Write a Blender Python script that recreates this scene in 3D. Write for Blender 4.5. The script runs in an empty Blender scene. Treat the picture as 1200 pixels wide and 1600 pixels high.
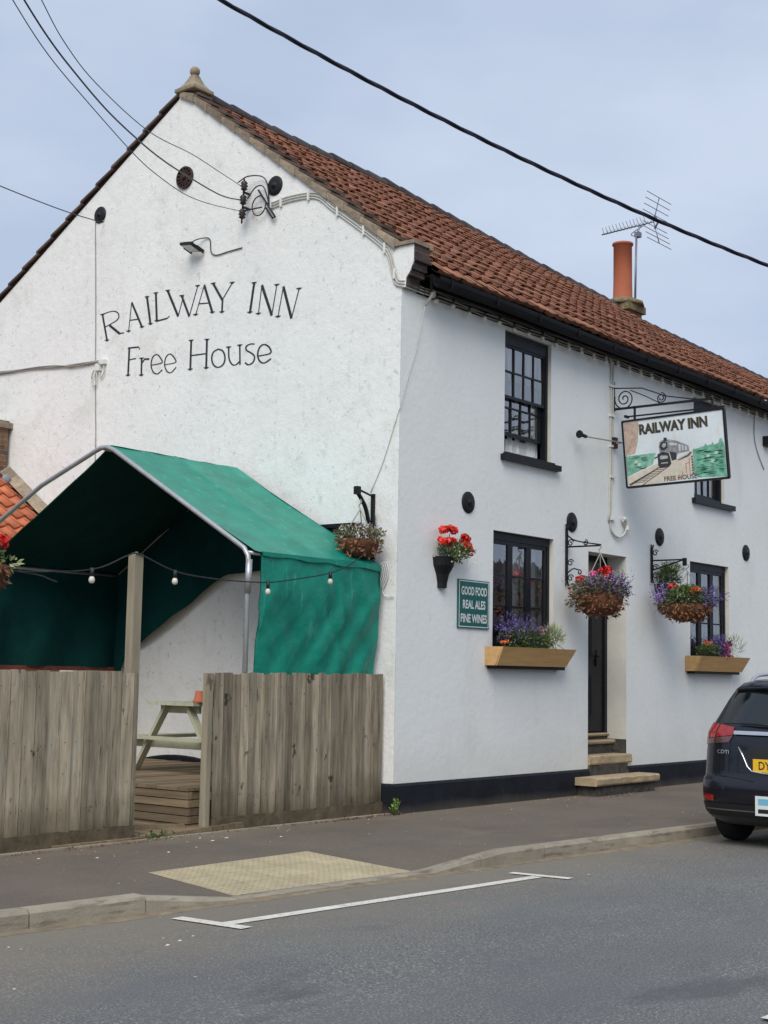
import bpy, math, random
from mathutils import Vector, Matrix, noise
R = math.radians
sin, cos, pi = math.sin, math.cos, math.pi
rng = random.Random(7)
scn = bpy.context.scene
COL = scn.collection

# ------------------------------------------------------------------ camera
cam_d = bpy.data.cameras.new('camera')
cam = bpy.data.objects.new('camera', cam_d); COL.objects.link(cam)
cr = Vector((0.61997514, -0.78440609, 0.01838232))
cd = Vector((0.09850716, 0.05457199, -0.99363889))
cf = Vector((0.77841323, 0.6178422, 0.1111029))
m = Matrix.Identity(4)
for i in range(3):
    m[i][0] = cr[i]; m[i][1] = -cd[i]; m[i][2] = -cf[i]
m[0][3], m[1][3], m[2][3] = -12.73437, -9.904485, 1.5
cam.matrix_world = m
cam_d.sensor_fit = 'VERTICAL'; cam_d.sensor_height = 24.0
cam_d.lens = 2260/1600*24.0
cam_d.clip_start = 0.1; cam_d.clip_end = 3000
scn.camera = cam
scn.render.resolution_x = 768; scn.render.resolution_y = 1024

# ------------------------------------------------------------------ sky, sun, exposure
world = bpy.data.worlds.new('World'); scn.world = world; world.use_nodes = True
nt = world.node_tree; N = nt.nodes; Lk = nt.links
for n in list(N): N.remove(n)
out = N.new('ShaderNodeOutputWorld'); bg = N.new('ShaderNodeBackground')
SUN_EL, SUN_AZ = R(46), R(0)
sundir = Vector((-0.62, -0.34, 0.72)).normalized()
sky = N.new('ShaderNodeTexSky'); sky.sky_type = 'NISHITA'; sky.sun_disc = False
sky.sun_elevation = math.asin(sundir.z); sky.sun_rotation = math.atan2(sundir.x, sundir.y)
sky.dust_density = 2.0; sky.air_density = 1.0
bg.inputs['Strength'].default_value = 0.1
tc = N.new('ShaderNodeTexCoord')
mp = N.new('ShaderNodeMapping'); mp.inputs['Scale'].default_value = (1.0, 1.0, 2.6)
nz = N.new('ShaderNodeTexNoise'); nz.inputs['Scale'].default_value = 4.2; nz.inputs['Detail'].default_value = 5; nz.inputs['Roughness'].default_value = 0.5
ramp = N.new('ShaderNodeValToRGB')
ramp.color_ramp.elements[0].position = 0.36; ramp.color_ramp.elements[0].color = (4.95, 5.95, 7.75, 1)
ramp.color_ramp.elements[1].position = 0.72; ramp.color_ramp.elements[1].color = (6.3, 7.2, 8.8, 1)
mx = N.new('ShaderNodeMixRGB'); mx.inputs['Fac'].default_value = 0.93
Lk.new(tc.outputs['Generated'], mp.inputs['Vector']); Lk.new(mp.outputs['Vector'], nz.inputs['Vector'])
Lk.new(nz.outputs['Fac'], ramp.inputs['Fac'])
Lk.new(sky.outputs['Color'], mx.inputs['Color1']); Lk.new(ramp.outputs['Color'], mx.inputs['Color2'])
Lk.new(mx.outputs['Color'], bg.inputs['Color']); Lk.new(bg.outputs['Background'], out.inputs['Surface'])
sun_d = bpy.data.lights.new('sun', 'SUN'); sun_d.energy = 2.7; sun_d.angle = R(42); sun_d.color = (1.0, 0.95, 0.87)
sun = bpy.data.objects.new('sun', sun_d); COL.objects.link(sun)
sun.rotation_euler = (-sundir).to_track_quat('-Z', 'Y').to_euler(); sun.location = (-6, -6, 15)
scn.view_settings.view_transform = 'Standard'; scn.view_settings.look = 'None'
scn.view_settings.gamma = 1.0; scn.view_settings.exposure = 0.0

# ------------------------------------------------------------------ materials
def newmat(name):
    mt = bpy.data.materials.new(name); mt.use_nodes = True
    return mt, mt.node_tree.nodes, mt.node_tree.links, mt.node_tree.nodes['Principled BSDF']
def mat(name, col, rough=0.7, var=0.1, scale=6.0, bump=0.0, bscale=40.0, metal=0.0, stretch=(1, 1, 1), spots=None, tint=0.3,
        spec=0.5, coat=0.0, layers=(), bdist=0.01):
    """noise-varied colour, optional 'spots' list of (scale, threshold, softness, colour, strength, stretch)"""
    mt, nd, lk, P = newmat(name)
    P.inputs['Roughness'].default_value = rough; P.inputs['Metallic'].default_value = metal
    P.inputs['Specular IOR Level'].default_value = spec
    if coat: P.inputs['Coat Weight'].default_value = coat; P.inputs['Coat Roughness'].default_value = 0.06
    tx = nd.new('ShaderNodeTexCoord')
    def noise_(sc, st=(1, 1, 1), det=5, off=0.0, rg=0.6):
        mp = nd.new('ShaderNodeMapping'); mp.inputs['Scale'].default_value = st; mp.inputs['Location'].default_value = (off, off*0.7, off*1.3)
        nn = nd.new('ShaderNodeTexNoise'); nn.inputs['Scale'].default_value = sc; nn.inputs['Detail'].default_value = det
        nn.inputs['Roughness'].default_value = rg
        lk.new(tx.outputs['Object'], mp.inputs['Vector']); lk.new(mp.outputs['Vector'], nn.inputs['Vector'])
        return nn.outputs['Fac']
    r = nd.new('ShaderNodeValToRGB')
    lo = [max(0, c*(1-var)) for c in col]; hi = [min(1, c*(1+var)) for c in col]
    r.color_ramp.elements[0].position = 0.3; r.color_ramp.elements[0].color = (*lo, 1)
    r.color_ramp.elements[1].position = 0.7; r.color_ramp.elements[1].color = (*hi, 1)
    lk.new(noise_(scale, stretch), r.inputs['Fac'])
    cur = r.outputs['Color']
    for k, (sc, th, soft, c2, amt, st) in enumerate(spots or ()):
        rr = nd.new('ShaderNodeMapRange'); rr.inputs['From Min'].default_value = th; rr.inputs['From Max'].default_value = th+soft
        rr.inputs['To Max'].default_value = amt
        lk.new(noise_(sc, st, 6, 3.1*(k+1)), rr.inputs['Value'])
        mxx = nd.new('ShaderNodeMixRGB'); mxx.inputs['Color2'].default_value = (*c2, 1)
        lk.new(rr.outputs['Result'], mxx.inputs['Fac']); lk.new(cur, mxx.inputs['Color1']); cur = mxx.outputs['Color']
    # gradients of dirt bound to the object's own coordinates: (axis, from, to, colour, strength)
    for k, (ax, a, b, c2, amt) in enumerate(layers):
        sp = nd.new('ShaderNodeSeparateXYZ'); lk.new(tx.outputs['Object'], sp.inputs[0])
        ad = nd.new('ShaderNodeMath'); ad.operation = 'ADD'
        ms = nd.new('ShaderNodeMath'); ms.operation = 'MULTIPLY'; ms.inputs[1].default_value = abs(b-a)*1.3
        sb = nd.new('ShaderNodeMath'); sb.operation = 'SUBTRACT'; sb.inputs[1].default_value = 0.5
        lk.new(noise_(2.2, det=6, off=9.0+k), sb.inputs[0]); lk.new(sb.outputs[0], ms.inputs[0])
        lk.new(sp.outputs['XYZ'.index(ax)], ad.inputs[0]); lk.new(ms.outputs[0], ad.inputs[1])
        rr = nd.new('ShaderNodeMapRange'); rr.inputs['From Min'].default_value = a; rr.inputs['From Max'].default_value = b
        rr.inputs['To Max'].default_value = amt
        lk.new(ad.outputs[0], rr.inputs['Value'])
        mxx = nd.new('ShaderNodeMixRGB'); mxx.inputs['Color2'].default_value = (*c2, 1)
        lk.new(rr.outputs['Result'], mxx.inputs['Fac']); lk.new(cur, mxx.inputs['Color1']); cur = mxx.outputs['Color']
    if tint:
        at = nd.new('ShaderNodeAttribute'); at.attribute_name = 'tint'
        ma = nd.new('ShaderNodeMath'); ma.operation = 'MULTIPLY_ADD'; ma.inputs[1].default_value = tint; ma.inputs[2].default_value = 1.0
        lk.new(at.outputs['Fac'], ma.inputs[0])
        mm = nd.new('ShaderNodeVectorMath'); mm.operation = 'SCALE'
        lk.new(cur, mm.inputs[0]); lk.new(ma.outputs[0], mm.inputs['Scale']); cur = mm.outputs['Vector']
    lk.new(cur, P.inputs['Base Color'])
    if bump:
        b = nd.new('ShaderNodeBump'); b.inputs['Strength'].default_value = bump; b.inputs['Distance'].default_value = bdist
        lk.new(noise_(bscale, stretch, 8, 1.7, 0.65), b.inputs['Height']); lk.new(b.outputs['Normal'], P.inputs['Normal'])
    return mt
W1 = (0.78, 0.79, 0.78)
M = {}
M['gable'] = mat('roughcast_whitewash', (0.80, 0.805, 0.785), 0.9, 0.035, 1.3, 0.42, 9, tint=0, bdist=0.03, spots=[
    (15, 0.62, 0.07, (0.42, 0.43, 0.41), 0.6, (1, 1, 1)), (2.0, 0.55, 0.2, (0.60, 0.60, 0.55), 0.5, (1, 1, 1)), (6.5, 0.60, 0.08, (0.56, 0.56, 0.52), 0.4, (1, 1, 1)),
    (4.0, 0.56, 0.2, (0.66, 0.63, 0.54), 0.35, (1, 3, .35)), (34, 0.66, 0.04, (0.17, 0.17, 0.16), 0.6, (1, 1, 1))])
M['facade'] = mat('smooth_whitewash', (0.77, 0.785, 0.765), 0.85, 0.03, 0.9, 0.28, 12, tint=0, bdist=0.02, spots=[
    (1.6, 0.58, 0.15, (0.62, 0.62, 0.58), 0.4, (1, 1, .35)), (30, 0.70, 0.04, (0.35, 0.35, 0.33), 0.5, (1, 1, 1)),
    (3.5, 0.58, 0.16, (0.66, 0.66, 0.61), 0.32, (1.3, 1, .22)), (11, 0.66, 0.06, (0.52, 0.52, 0.48), 0.35, (1, 1, .5))],
    layers=[('Z', 0.85, 0.2, (0.60, 0.585, 0.52), 0.45)])
M['reveal'] = mat('cream_reveal', (0.66, 0.65, 0.58), 0.85, 0.08, 3, 0.3, 20, tint=0)
M['plinth'] = mat('black_plinth_paint', (0.011, 0.013, 0.019), 0.7, 0.3, 4, 0.5, 15, tint=0, spec=.2, spots=[(25, 0.68, 0.05, (0.2, 0.19, 0.17), 0.6, (1, 1, 1))],
    layers=[('Z', 0.08, -0.05, (0.10, 0.088, 0.07), 0.7)])
M['blackpaint'] = mat('black_gloss_paint', (0.008, 0.009, 0.013), 0.45, 0.3, 5, 0.15, 30, tint=0.2, spec=.3, spots=[(34, 0.70, 0.04, (0.25, 0.25, 0.24), 0.6, (1, 1, 1))])
M['iron'] = mat('black_iron', (0.009, 0.009, 0.011), 0.55, 0.3, 20, 0.3, 60, spec=.3)
M['brown'] = mat('dark_eaves_timber', (0.018, 0.013, 0.011), 0.85, 0.4, 6, 0.4, 20, spec=.1)
M['gutter'] = mat('black_gutter_plastic', (0.006, 0.006, 0.007), 0.6, 0.3, 8, 0.1, 20, spec=.15)
M['pantile'] = mat('clay_pantile', (0.36, 0.168, 0.108), 0.9, 0.16, 5, 0.5, 60, tint=0.30, spec=.2, spots=[
    (2.6, 0.56, 0.2, (0.21, 0.115, 0.08), 0.4, (1, 1, 1)), (26, 0.64, 0.06, (0.12, 0.09, 0.065), 0.5, (1, 1, 1)), (9, 0.64, 0.08, (0.50, 0.20, 0.11), 0.5, (1, 1, 1)), (1.7, 0.62, 0.06, (0.19, 0.14, 0.07), 0.3, (1, 1, 1))])
M['pantile_new'] = mat('orange_pantile', (0.50, 0.15, 0.07), 0.85, 0.15, 5, 0.3, 60)
M['ridge'] = mat('weathered_ridge_tile', (0.055, 0.045, 0.045), 0.85, 0.4, 8, 0.5, 30, spots=[(14, 0.6, 0.1, (0.17, 0.13, 0.09), 0.6, (1, 1, 1))])
M['verge'] = mat('verge_tile', (0.10, 0.066, 0.050), 0.9, 0.35, 8, 0.6, 30)
M['mortar'] = mat('weathered_mortar', (0.27, 0.215, 0.155), 0.95, 0.3, 9, 0.8, 30, spots=[(20, 0.58, 0.1, (0.10, 0.09, 0.06), 0.6, (1, 1, 1))])
M['stone'] = mat('weathered_stone', (0.30, 0.245, 0.165), 0.92, 0.25, 7, 0.8, 25, spots=[(14, 0.6, 0.1, (0.12, 0.10, 0.07), 0.6, (1, 1, 1))])
M['step'] = mat('worn_step_stone', (0.40, 0.31, 0.19), 0.9, 0.2, 6, 0.8, 22, spots=[(12, 0.6, 0.1, (0.20, 0.15, 0.09), 0.5, (1, 1, 1))])
M['riser'] = mat('worn_painted_riser', (0.075, 0.068, 0.060), 0.9, 0.4, 9, 0.8, 25, spec=.2, spots=[(16, 0.58, 0.06, (0.02, 0.02, 0.022), 0.8, (1, 1, 1)), (22, 0.66, 0.04, (0.42, 0.41, 0.38), 0.7, (1, 1, 1))])
M['lichen'] = mat('lichen_stone', (0.17, 0.135, 0.07), 0.95, 0.4, 9, 0.9, 30, spots=[(18, 0.58, 0.08, (0.36, 0.30, 0.16), 0.6, (1, 1, 1)), (9, 0.6, 0.1, (0.05, 0.05, 0.03), 0.6, (1, 1, 1))])
M['pot'] = mat('terracotta', (0.40, 0.115, 0.055), 0.8, 0.1, 3, 0.1, 30)
M['tarp'] = mat('green_tarpaulin', (0.008, 0.235, 0.165), 0.42, 0.2, 2.5, 0.4, 4, tint=0, spots=[
    (6, 0.66, 0.1, (0.09, 0.34, 0.27), 0.35, (1, 1, 1)), (7, 0.60, 0.05, (0.09, 0.42, 0.33), 0.45, (1.4, 1.4, .22)), (3, 0.50, 0.25, (0.004, 0.145, 0.115), 0.6, (1, 1, .6)), (40, 0.69, 0.04, (0.35, 0.5, 0.42), 0.5, (1, 1, 1))], bdist=0.05, spec=.3)  # stretched paler streaks are crease highlights painted into the sheet colour
M['tarp_in'] = mat('shaded_tarp_inside', (0.003, 0.036, 0.034), 0.8, 0.2, 2, 0.3, 5, tint=0, bdist=0.05, spec=.1)  # darker tarp copy: shade inside the shelter put into the colour
M['galv'] = mat('galvanised_tube', (0.42, 0.43, 0.44), 0.42, 0.12, 12, 0.1, 30, metal=0.6)
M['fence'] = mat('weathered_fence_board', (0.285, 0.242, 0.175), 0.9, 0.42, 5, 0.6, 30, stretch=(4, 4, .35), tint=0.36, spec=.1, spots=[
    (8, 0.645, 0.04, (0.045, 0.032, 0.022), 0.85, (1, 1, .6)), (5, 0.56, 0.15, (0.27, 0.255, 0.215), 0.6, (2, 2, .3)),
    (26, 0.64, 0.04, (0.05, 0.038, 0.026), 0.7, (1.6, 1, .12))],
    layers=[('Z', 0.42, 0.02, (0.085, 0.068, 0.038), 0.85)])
M['gravel_board'] = mat('mossy_gravel_board', (0.105, 0.078, 0.047), 0.95, 0.4, 7, 0.8, 25, spots=[(12, 0.56, 0.1, (0.05, 0.055, 0.02), 0.6, (1, 1, 1))])
M['post'] = mat('weathered_post', (0.27, 0.235, 0.165), 0.9, 0.2, 4, 0.5, 25, stretch=(4, 4, .4), spots=[(9, 0.64, 0.05, (0.09, 0.065, 0.04), 0.8, (1, 1, .5))])
M['deck'] = mat('old_deck_board', (0.20, 0.145, 0.085), 0.9, 0.25, 4, 0.6, 25, stretch=(4, .4, 4), tint=0.3)
M['table'] = mat('pale_green_bench_paint', (0.42, 0.42, 0.30), 0.75, 0.12, 6, 0.3, 30, spots=[(26, 0.68, 0.05, (0.15, 0.12, 0.08), 0.6, (1, 1, 1))])
M['newwood'] = mat('new_pine_board', (0.55, 0.33, 0.135), 0.65, 0.14, 3, 0.2, 25, stretch=(.5, 4, 6), tint=0.2, spots=[(10, 0.67, 0.05, (0.20, 0.09, 0.03), 0.7, (.6, 1, 2))])
M['asphalt'] = mat('road_asphalt', (0.124, 0.124, 0.120), 0.85, 0.13, 0.7, 0.75, 130, tint=0, bdist=0.006, spots=[
    (70, 0.555, 0.05, (0.42, 0.41, 0.37), 0.75, (1, 1, 1)), (80, 0.57, 0.05, (0.02, 0.02, 0.02), 0.75, (1, 1, 1)), (0.45, 0.48, 0.2, (0.105, 0.110, 0.116), 0.7, (.6, 1, 1)), (1.5, 0.60, 0.10, (0.065, 0.065, 0.07), 0.6, (.4, 1, 1)), (5, 0.64, 0.08, (0.17, 0.165, 0.15), 0.4, (.5, 1, 1))],
    layers=[('Y', -4.3, -2.75, (0.20, 0.170, 0.128), 0.75)])
M['pavement'] = mat('pavement_asphalt', (0.128, 0.103, 0.080), 0.9, 0.16, 0.8, 0.7, 130, tint=0, bdist=0.006, spots=[
    (75, 0.57, 0.07, (0.27, 0.25, 0.21), 0.5, (1, 1, 1)), (90, 0.59, 0.06, (0.04, 0.035, 0.03), 0.5, (1, 1, 1)), (1.3, 0.57, 0.12, (0.085, 0.075, 0.068), 0.5, (.5, 1, 1)), (3.2, 0.60, 0.08, (0.17, 0.145, 0.11), 0.5, (.4, 1, 1))],
    layers=[('Y', -0.45, 0.05, (0.19, 0.155, 0.11), 0.8)])
M['kerb'] = mat('concrete_kerb', (0.30, 0.262, 0.20), 0.9, 0.18, 4, 0.6, 60, tint=0.2, spots=[(7, 0.53, 0.12, (0.12, 0.095, 0.065), 0.65, (.5, 1, 3)), (70, 0.62, 0.06, (0.2, 0.18, 0.15), 0.5, (1, 1, 1))])
M['line'] = mat('white_road_paint', (0.66, 0.63, 0.56), 0.8, 0.1, 6, 0.5, 90, tint=0, spots=[(40, 0.55, 0.10, (0.2, 0.19, 0.17), 0.6, (1, 1, 1)), (6, 0.58, 0.12, (0.26, 0.24, 0.2), 0.5, (1, 1, 1))])
M['dirt'] = mat('dirt_and_dust', (0.22, 0.175, 0.115), 0.95, 0.3, 9, 0.9, 40)
M['tactile'] = mat('buff_tactile_paving', (0.42, 0.355, 0.225), 0.9, 0.14, 5, 0.5, 40, tint=0.06, spots=[(16, 0.62, 0.08, (0.27, 0.21, 0.13), 0.6, (1, 1, 1))])
M['earth'] = mat('ground_earth', (0.11, 0.10, 0.065), 0.95, 0.3, 0.5, 0.5, 10)
M['letter'] = mat('faded_black_lettering', (0.018, 0.027, 0.035), 0.8, 0.3, 12, 0.3, 20, tint=0, spots=[(30, 0.66, 0.06, (0.4, 0.41, 0.4), 0.6, (1, 1, 1))])
M['white'] = mat('white_paint', (0.72, 0.72, 0.68), 0.6, 0.06, 6, 0.1, 30)
M['cable'] = mat('painted_cable', (0.52, 0.51, 0.46), 0.7, 0.12, 6, 0.2, 30)
M['conduit'] = mat('grey_cable', (0.30, 0.29, 0.26), 0.7, 0.12, 6, 0.2, 30)
M['wire'] = mat('black_cable', (0.012, 0.013, 0.02), 0.5, 0.2, 6)
M['bluecable'] = mat('dark_blue_twisted_cable', (0.008, 0.010, 0.026), 0.5, 0.2, 6)
M['porcelain'] = mat('brown_insulator', (0.03, 0.016, 0.012), 0.3, 0.2, 6)
M['signgreen'] = mat('green_sign_enamel', (0.006, 0.105, 0.095), 0.4, 0.06, 4)
M['signwhite'] = mat('sign_white', (0.66, 0.70, 0.68), 0.5, 0.05, 8)
M['curtain'] = mat('net_curtain', (0.86, 0.86, 0.82), 0.9, 0.1, 3, 0.6, 6, stretch=(8, 8, .1))
M['room'] = mat('dark_room', (0.055, 0.05, 0.048), 0.9, 0.3, 2)
M['greenbulb'] = mat('green_lamp_holder', (0.01, 0.06, 0.035), 0.5, 0.2, 9)
M['bulb'] = mat('frosted_bulb', (0.62, 0.60, 0.50), 0.2, 0.1, 9)
M['coir'] = mat('coir_basket', (0.11, 0.042, 0.018), 0.95, 0.4, 30, 0.9, 60, tint=0.4)
M['leaf'] = mat('flower_foliage', (0.085, 0.135, 0.035), 0.6, 0.3, 30, tint=0.55)
M['olive'] = mat('dull_trailing_foliage', (0.13, 0.115, 0.06), 0.7, 0.3, 30, tint=0.55)
M['dryleaf'] = mat('dried_brown_leaves', (0.20, 0.085, 0.035), 0.8, 0.4, 30, tint=0.6)
M['palegreen'] = mat('pale_grassy_foliage', (0.27, 0.31, 0.15), 0.6, 0.25, 30, tint=0.5)
M['red'] = mat('red_petals', (0.72, 0.022, 0.010), 0.5, 0.15, 30, tint=0.35)
M['pink'] = mat('pink_petals', (0.75, 0.10, 0.22), 0.5, 0.2, 30, tint=0.4)
M['violet'] = mat('violet_petals', (0.115, 0.082, 0.25), 0.6, 0.25, 30, tint=0.5)
M['lilac'] = mat('lilac_petals', (0.32, 0.22, 0.48), 0.6, 0.2, 30, tint=0.4)
M['cream'] = mat('cream_petals', (0.68, 0.66, 0.52), 0.6, 0.1, 30, tint=0.3)
M['orange'] = mat('orange_petals', (0.75, 0.16, 0.05), 0.6, 0.15, 30, tint=0.4)
M['alu'] = mat('dull_aluminium', (0.20, 0.21, 0.25), 0.4, 0.1, 9, metal=0.5)
M['brick'] = None
def brickmat(name, c1, c2, mortar, sc=1.0):
    mt, nd, lk, P = newmat(name)
    tx = nd.new('ShaderNodeTexCoord'); sp = nd.new('ShaderNodeSeparateXYZ'); ad = nd.new('ShaderNodeMath'); cb = nd.new('ShaderNodeCombineXYZ')
    lk.new(tx.outputs['Object'], sp.inputs[0]); lk.new(sp.outputs[0], ad.inputs[0]); lk.new(sp.outputs[1], ad.inputs[1])
    lk.new(ad.outputs[0], cb.inputs[0]); lk.new(sp.outputs[2], cb.inputs[1])
    b = nd.new('ShaderNodeTexBrick'); b.inputs['Color1'].default_value = (*c1, 1); b.inputs['Color2'].default_value = (*c2, 1)
    b.inputs['Mortar'].default_value = (*mortar, 1); b.inputs['Scale'].default_value = sc
    b.inputs['Brick Width'].default_value = 0.225; b.inputs['Row Height'].default_value = 0.075; b.inputs['Mortar Size'].default_value = 0.008
    lk.new(cb.outputs[0], b.inputs['Vector'])
    nn = nd.new('ShaderNodeTexNoise'); nn.inputs['Scale'].default_value = 12; nn.inputs['Detail'].default_value = 6
    lk.new(tx.outputs['Object'], nn.inputs['Vector'])
    mxx = nd.new('ShaderNodeMixRGB'); mxx.blend_type = 'OVERLAY'; mxx.inputs['Fac'].default_value = 0.7
    lk.new(b.outputs['Color'], mxx.inputs['Color1']); lk.new(nn.outputs['Fac'], mxx.inputs['Color2'])
    lk.new(mxx.outputs['Color'], P.inputs['Base Color']); P.inputs['Roughness'].default_value = 0.9
    bp = nd.new('ShaderNodeBump'); bp.inputs['Strength'].default_value = 0.6; bp.inputs['Distance'].default_value = 0.01
    lk.new(b.outputs['Fac'], bp.inputs['Height']); bp.invert = True; lk.new(bp.outputs['Normal'], P.inputs['Normal'])
    return mt
M['brick'] = brickmat('old_red_brick', (0.20, 0.10, 0.055), (0.12, 0.065, 0.045), (0.19, 0.16, 0.12))
M['darkbrick'] = brickmat('sooty_brick', (0.085, 0.05, 0.042), (0.05, 0.034, 0.03), (0.09, 0.08, 0.07))
def glassmat(name, tintc=(0.75, 0.8, 0.8), base=0.12, rough=0.02):
    mt, nd, lk, P = newmat(name); nd.remove(P)
    o = nd['Material Output']; tr = nd.new('ShaderNodeBsdfTransparent'); gl = nd.new('ShaderNodeBsdfGlossy'); ms = nd.new('ShaderNodeMixShader')
    fr = nd.new('ShaderNodeFresnel'); fr.inputs['IOR'].default_value = 1.5
    ad = nd.new('ShaderNodeMath'); ad.operation = 'ADD'; ad.inputs[1].default_value = base; ad.use_clamp = True
    nn = nd.new('ShaderNodeTexNoise'); nn.inputs['Scale'].default_value = 1.6
    bp = nd.new('ShaderNodeBump'); bp.inputs['Strength'].default_value = 0.12; bp.inputs['Distance'].default_value = 0.02
    lk.new(nn.outputs['Fac'], bp.inputs['Height']); lk.new(bp.outputs['Normal'], gl.inputs['Normal'])
    tr.inputs['Color'].default_value = (*tintc, 1); gl.inputs['Roughness'].default_value = rough
    lk.new(fr.outputs[0], ad.inputs[0]); lk.new(ad.outputs[0], ms.inputs[0]); lk.new(tr.outputs[0], ms.inputs[1]); lk.new(gl.outputs[0], ms.inputs[2])
    lk.new(ms.outputs[0], o.inputs['Surface'])
    return mt
M['glass'] = glassmat('window_glass', (.97, .98, .97), base=0.30)
M['carglass'] = glassmat('tinted_car_glass', (0.10, 0.13, 0.13), 0.05)
M['bulbglass'] = glassmat('clear_bulb_glass', (0.85, 0.85, 0.85), 0.25)

# ------------------------------------------------------------------ mesh helpers
class MB:
    def __init__(s): s.v = []; s.f = []; s.t = []; s.sm = []; s.tint = 0.0; s.smooth = False
    def face(s, idx): s.f.append(tuple(idx)); s.t.append(s.tint); s.sm.append(s.smooth)
    def add(s, vs, fs):
        o = len(s.v); s.v.extend([tuple(v) for v in vs])
        for f in fs: s.face([i+o for i in f])
        return s
    def box(s, a, b, M4=None):
        x0, y0, z0 = a; x1, y1, z1 = b
        vs = [(x0,y0,z0),(x1,y0,z0),(x1,y1,z0),(x0,y1,z0),(x0,y0,z1),(x1,y0,z1),(x1,y1,z1),(x0,y1,z1)]
        if M4 is not None: vs = [tuple(M4 @ Vector(v)) for v in vs]
        return s.add(vs, [(0,3,2,1),(4,5,6,7),(0,1,5,4),(1,2,6,5),(2,3,7,6),(3,0,4,7)])
    def beam(s, p, q, w, h, up=(0, 0, 1)):
        p = Vector(p); q = Vector(q); d = (q-p).normalized(); sd = d.cross(Vector(up))
        if sd.length < 1e-4: sd = d.cross(Vector((1, 0, 0)))
        sd.normalize(); u = sd.cross(d)
        vs = []
        for e in (p, q):
            for a, b in ((-1,-1),(1,-1),(1,1),(-1,1)): vs.append(e+sd*a*w/2+u*b*h/2)
        return s.add(vs, [(3,2,1,0),(4,5,6,7),(0,1,5,4),(1,2,6,5),(2,3,7,6),(3,0,4,7)])
    def tube(s, pts, r, n=8, closed=False, cap=True):
        pts = [Vector(p) for p in pts]; k = len(pts); rs = r if isinstance(r, (list, tuple)) else [r]*k
        o = len(s.v); sm = s.smooth; s.smooth = True; prev = None
        for i, p in enumerate(pts):
            d = (pts[min(i+1, k-1)]-pts[max(i-1, 0)]) if not closed else (pts[(i+1) % k]-pts[i-1])
            d.normalize()
            if prev is None:
                a = d.cross(Vector((0, 0, 1)));
                if a.length < 1e-3: a = d.cross(Vector((1, 0, 0)))
            else: a = prev - d*prev.dot(d)
            a.normalize(); prev = a; b = d.cross(a)
            for j in range(n):
                t = 2*pi*j/n; s.v.append(tuple(p+(a*cos(t)+b*sin(t))*rs[i]))
        for i in range(k if closed else k-1):
            i2 = (i+1) % k
            for j in range(n):
                s.face((o+i*n+j, o+i*n+(j+1) % n, o+i2*n+(j+1) % n, o+i2*n+j))
        if cap and not closed:
            s.smooth = False
            s.face([o+j for j in range(n)][::-1]); s.face([o+(k-1)*n+j for j in range(n)])
        s.smooth = sm
        return s
    def lathe(s, prof, c, n=20, ax='Z', sq=False):
        """prof: list of (r, h) along axis from base point c"""
        o = len(s.v); sm = s.smooth; s.smooth = not sq
        c = Vector(c)
        for r, h in prof:
            for j in range(n):
                t = 2*pi*(j+(0.5 if sq else 0))/n; a, b = r*cos(t), r*sin(t)
                v = {'Z': (a, b, h), 'X': (h, a, b), 'Y': (a, h, b)}[ax]
                s.v.append(tuple(c+Vector(v)))
        k = len(prof)
        for i in range(k-1):
            for j in range(n): s.face((o+i*n+j, o+i*n+(j+1) % n, o+(i+1)*n+(j+1) % n, o+(i+1)*n+j))
        s.smooth = False
        s.face([o+j for j in range(n)][::-1]); s.face([o+(k-1)*n+j for j in range(n)])
        s.smooth = sm
        return s
    def prism(s, poly, off):
        n = len(poly); off = Vector(off); o = len(s.v)
        s.v.extend([tuple(p) for p in poly]); s.v.extend([tuple(Vector(p)+off) for p in poly])
        s.face([o+i for i in range(n)]); s.face([o+n+i for i in range(n)][::-1])
        for i in range(n): s.face((o+i, o+n+i, o+n+(i+1) % n, o+(i+1) % n)[::-1])
        return s
    def ball(s, c, r, n=10, k=6, sc=(1, 1, 1)):
        o = len(s.v); sm = s.smooth; s.smooth = True
        for i in range(k+1):
            a = pi*i/k
            for j in range(n):
                t = 2*pi*j/n; s.v.append((c[0]+r*sc[0]*sin(a)*cos(t), c[1]+r*sc[1]*sin(a)*sin(t), c[2]+r*sc[2]*cos(a)))
        for i in range(k):
            for j in range(n): s.face((o+i*n+j, o+(i+1)*n+j, o+(i+1)*n+(j+1) % n, o+i*n+(j+1) % n))
        s.smooth = sm
        return s
    def grid(s, fn, nu, nv, double=False):
        o = len(s.v)
        for i in range(nu+1):
            for j in range(nv+1): s.v.append(tuple(fn(i/nu, j/nv)))
        for i in range(nu):
            for j in range(nv):
                a = o+i*(nv+1)+j; s.face((a, a+nv+1, a+nv+2, a+1))
        return s
    def leaf(s, c, d, nrm, L, w):
        c = Vector(c); d = Vector(d).normalized(); sd = d.cross(Vector(nrm))
        if sd.length < 1e-3: sd = d.cross(Vector((0.3, 0.2, 1)))
        sd.normalize(); up = sd.cross(d)
        return s.add([c, c+d*L*.5+sd*w*.5+up*w*.15, c+d*L, c+d*L*.5-sd*w*.5+up*w*.15], [(0, 1, 2, 3)])
ORG = {}
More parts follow.
